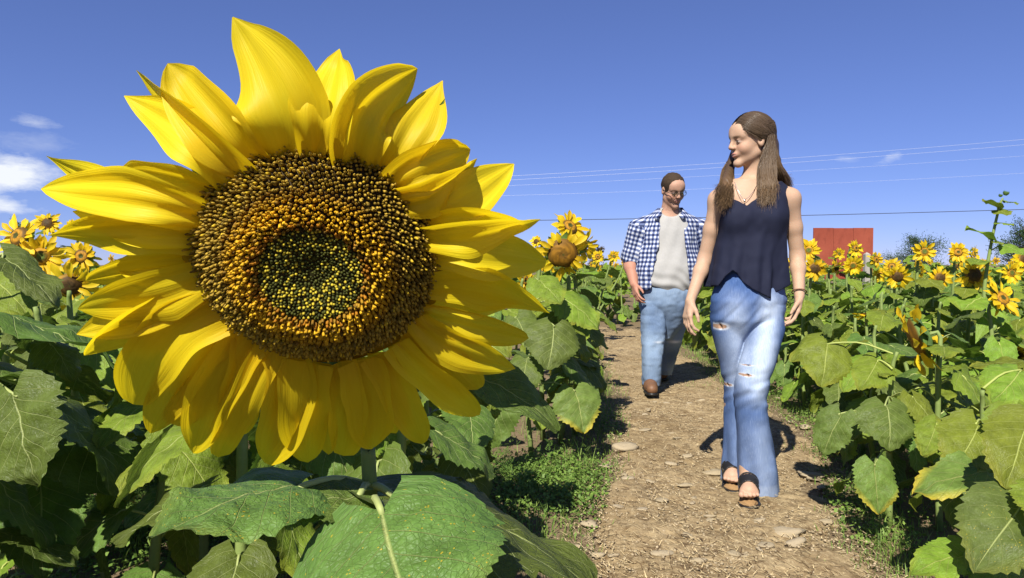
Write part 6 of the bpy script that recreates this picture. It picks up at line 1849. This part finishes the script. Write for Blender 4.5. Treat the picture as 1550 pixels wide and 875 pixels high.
def plaid_col(V):
    x, y, z = V.T; th = np.arctan2(x - 1.28, -(y - 5.64)); 
    s_ = th * .24
    for A, sg in ((mRA, -1), (mLA, 1)):
        d = nrm(A[1] - A[0]); q = V - A[0]; al = q @ d; rad = np.linalg.norm(q - al[:, None] * d, axis=1)
        e1 = nrm(np.array([0, -1.0, 0]) - d * -d[1]); e2 = np.cross(d, e1)
        out = ((x - A[0][0]) * sg > -.035) & (rad < .125) & (al > -.03)
        s_ = np.where(out, np.arctan2(q @ e2, q @ e1) * .086, s_); z = np.where(out, -al + A[0][2], z)
    return np.stack([s_ + 2, z, 0 * z], -1)
vobj('checked_shirt', v, M['plaid'], man, mbse, plaid_col, label='navy and white checked shirt worn open with rolled sleeves')
# jeans
v = Vox((.86, 5.10, .05), (1.72, 6.2, .98), .006)
v.add(loft([prow(512, 1006, .05, .05, YM), prow(494, 1006, .13, .11, YM), prow(478, 1006, .190, .15, YM), prow(460, 1007, .214, .178, YM, -.01), prow(440, 1008, .214, .176, YM, -.015), prow(428, 1008, .205, .165, YM, -.015)]), .01)
def crumple(ph):
    return lambda th, z: 1 + .018 * np.sin(z * 70 + 3 * np.sin(th * 2 + ph)) * sstep(.30, .12, z) + .010 * np.sin(z * 33 + 2 * th + ph) + .02 * np.sin(th * 5 + ph)
vb = Vox((.86, 5.10, .05), (1.72, 6.2, .98), .006)
vb.add(loft([prow(455, 989, .112, .135, 5.60), prow(480, 990, .106, .12, 5.56), prow(520, 988, .086, .10, 5.50), prow(550, 987, .076, .092, 5.46), prow(583, 986, .072, .09, 5.46)], wob=crumple(0)), .03)
v.add(loft([prow(455, 1024, .108, .135, 5.64), prow(480, 1022, .104, .12, 5.68), prow(516, 1017, .082, .10, 5.76), prow(540, 1011, .072, .09, 5.86), prow(566, 1005, .066, .09, 5.96)], wob=crumple(2)), .03)
zc = Mp(0, 478, 5.6)[2]; Z_ = v.xyz((slice(None),) * 3)[2]
grv = .016 * np.exp(-((v.F - vb.F) / .014) ** 2) * sstep(zc + .05, zc - .03, Z_)
v.F = np.minimum(v.F, vb.F) + grv.astype(np.float32)
X_, Y_, Z_ = v.xyz((slice(None),) * 3)
v.F = v.F + (.005 * vn(X_ * 14 + Z_ * 8 + Y_ * 9, Z_ * 12 - X_ * 14 + Y_ * 8, 6) + .003 * vn(X_ * 25 + Y_ * 20, Z_ * 40, 8)).astype(np.float32)
def mj_col(V):
    x, y, z = V.T; f = np.clip(.55 + .5 * vn(x * 8, z * 7, 9) + .25 * sstep(5.62, 5.45, y), 0, 1)[:, None]
    C = np.array([.075, .12, .21]) * (1 - f) + np.array([.25, .325, .43]) * f
    kz = MLEG[1][1][2]; w_ = (np.exp(-((z - kz) / .012) ** 2 - ((x - MLEG[1][1][0]) / .05) ** 2) * (y < 5.75))[:, None]
    kz = MLEG[0][1][2] + .02; w2 = (np.exp(-((z - kz) / .008) ** 2 - ((x - MLEG[0][1][0] - .03) / .03) ** 2) * (y < 5.5))[:, None]
    w_ = np.maximum(w_, w2 * .8)
    return C * (1 - w_) + np.array([.75, .77, .8]) * w_
vobj('jeans', v, M['denim'], man, mbse, mj_col, label='faded light blue jeans')
# boots
for (toe, lift, hd) in mfoot:
    toe = np.array([toe[0], toe[1], gz + lift]); heel = toe + np.array([hd[0], hd[1], .0 if lift else .04])
    d = nrm(toe - heel)
    v = Vox(np.minimum(toe, heel) - .1, np.maximum(toe, heel) + np.array([.1, .1, .26]), .006)
    v.add(rc(heel + (0, 0, .05), heel + (toe - heel) * .6 + np.array([0, 0, .05]), .042, .046), .03)
    v.add(rc(heel + (toe - heel) * .55 + np.array([0, 0, .052]), toe + np.array([0, 0, .042]) - d * .04, .050, .044), .03)
    v.add(rc(heel + (toe - heel) * .12 + np.array([0, 0, .05]), heel + (toe - heel) * .18 + np.array([0, 0, .2]), .046, .056), .03)
    Z_ = v.xyz((slice(None),) * 3)[2]
    v.F = np.maximum(v.F, (min(toe[2], heel[2]) + .016 - Z_).astype(np.float32))
    bt = vobj('boot', v, M['brown'], man, mbse)
    v2 = Vox(np.minimum(toe, heel) - .1, np.maximum(toe, heel) + np.array([.1, .1, .1]), .006)
    v2.add(rc(heel, heel + (toe - heel) * .6, .044, .047), .02); v2.add(rc(heel + (toe - heel) * .6, toe - d * .04, .051, .046), .02)
    Z_ = v2.xyz((slice(None),) * 3)[2]; zz = min(toe[2], heel[2])
    v2.F = np.maximum(v2.F, (np.abs(Z_ - zz - .008) - .011).astype(np.float32))
    V, Q = v2.verts(); obj('sole', mesh_np('sole', V - mbse, Q, M['black']), bt)
# short hair
v = Vox(HMn.c - .19, HMn.c + .19, .005)
v.add(HMn.e((0, -.018, .036), (.080, .100, .090)), .01)
v.sub(HMn.e((0, .120, -.044), (.105, .074, .078)), .010)
v.sub(HMn.e((0, .03, -.10), (.12, .14, .085)), .01)
for s in (-1, 1): v.sub(HMn.e((s * .088, -.008, -.014), (.022, .030, .042)), .008)
X_, Y_, Z_ = v.xyz((slice(None),) * 3)
v.F = v.F + (.004 * vn(X_ * 90 + Y_ * 40, Z_ * 60 + Y_ * 70, 4)).astype(np.float32)
def mh_col(V):
    q = HMn.inv(V); f = sstep(.02, .09, q[:, 2])[:, None]
    return np.array([.030, .020, .014]) * (1 - f) + np.array([.050, .034, .022]) * f
vobj('hair', v, M['hair_short'], man, mbse, mh_col)
# glasses
gl = empty('glasses', (0, 0, 0)); gl.parent = man
mb = MB()
for s in (-1, 1):
    rim = [HMn.w((s * .033 + .024 * math.cos(a), .098 - .004 * abs(math.cos(a)) , .002 + .016 * math.sin(a))) - mbse for a in np.linspace(0, 2 * math.pi, 21)]
    mb_tube(mb, np.array(rim), .0022, 5)
    mb_tube(mb, np.array([HMn.w((s * .057, .094, .006)), HMn.w((s * .076, .05, .006)), HMn.w((s * .080, -.01, .004))]) - mbse, .0024, 5)
    disc = np.vstack([[HMn.w((s * .033, .0985, .002)) - mbse], rim[:-1]])
    obj('lens', mesh_np('lens', disc, np.array([(0, 1 + k, 1 + (k + 1) % 20) for k in range(20)]), M['lens']), gl)
mb_tube(mb, np.array([HMn.w((-.010, .098, .006)), HMn.w((0, .102, .009)), HMn.w((.010, .098, .006))]) - mbse, .0022, 5)
obj('frame', mb.mesh('frame', M['frame']), gl)
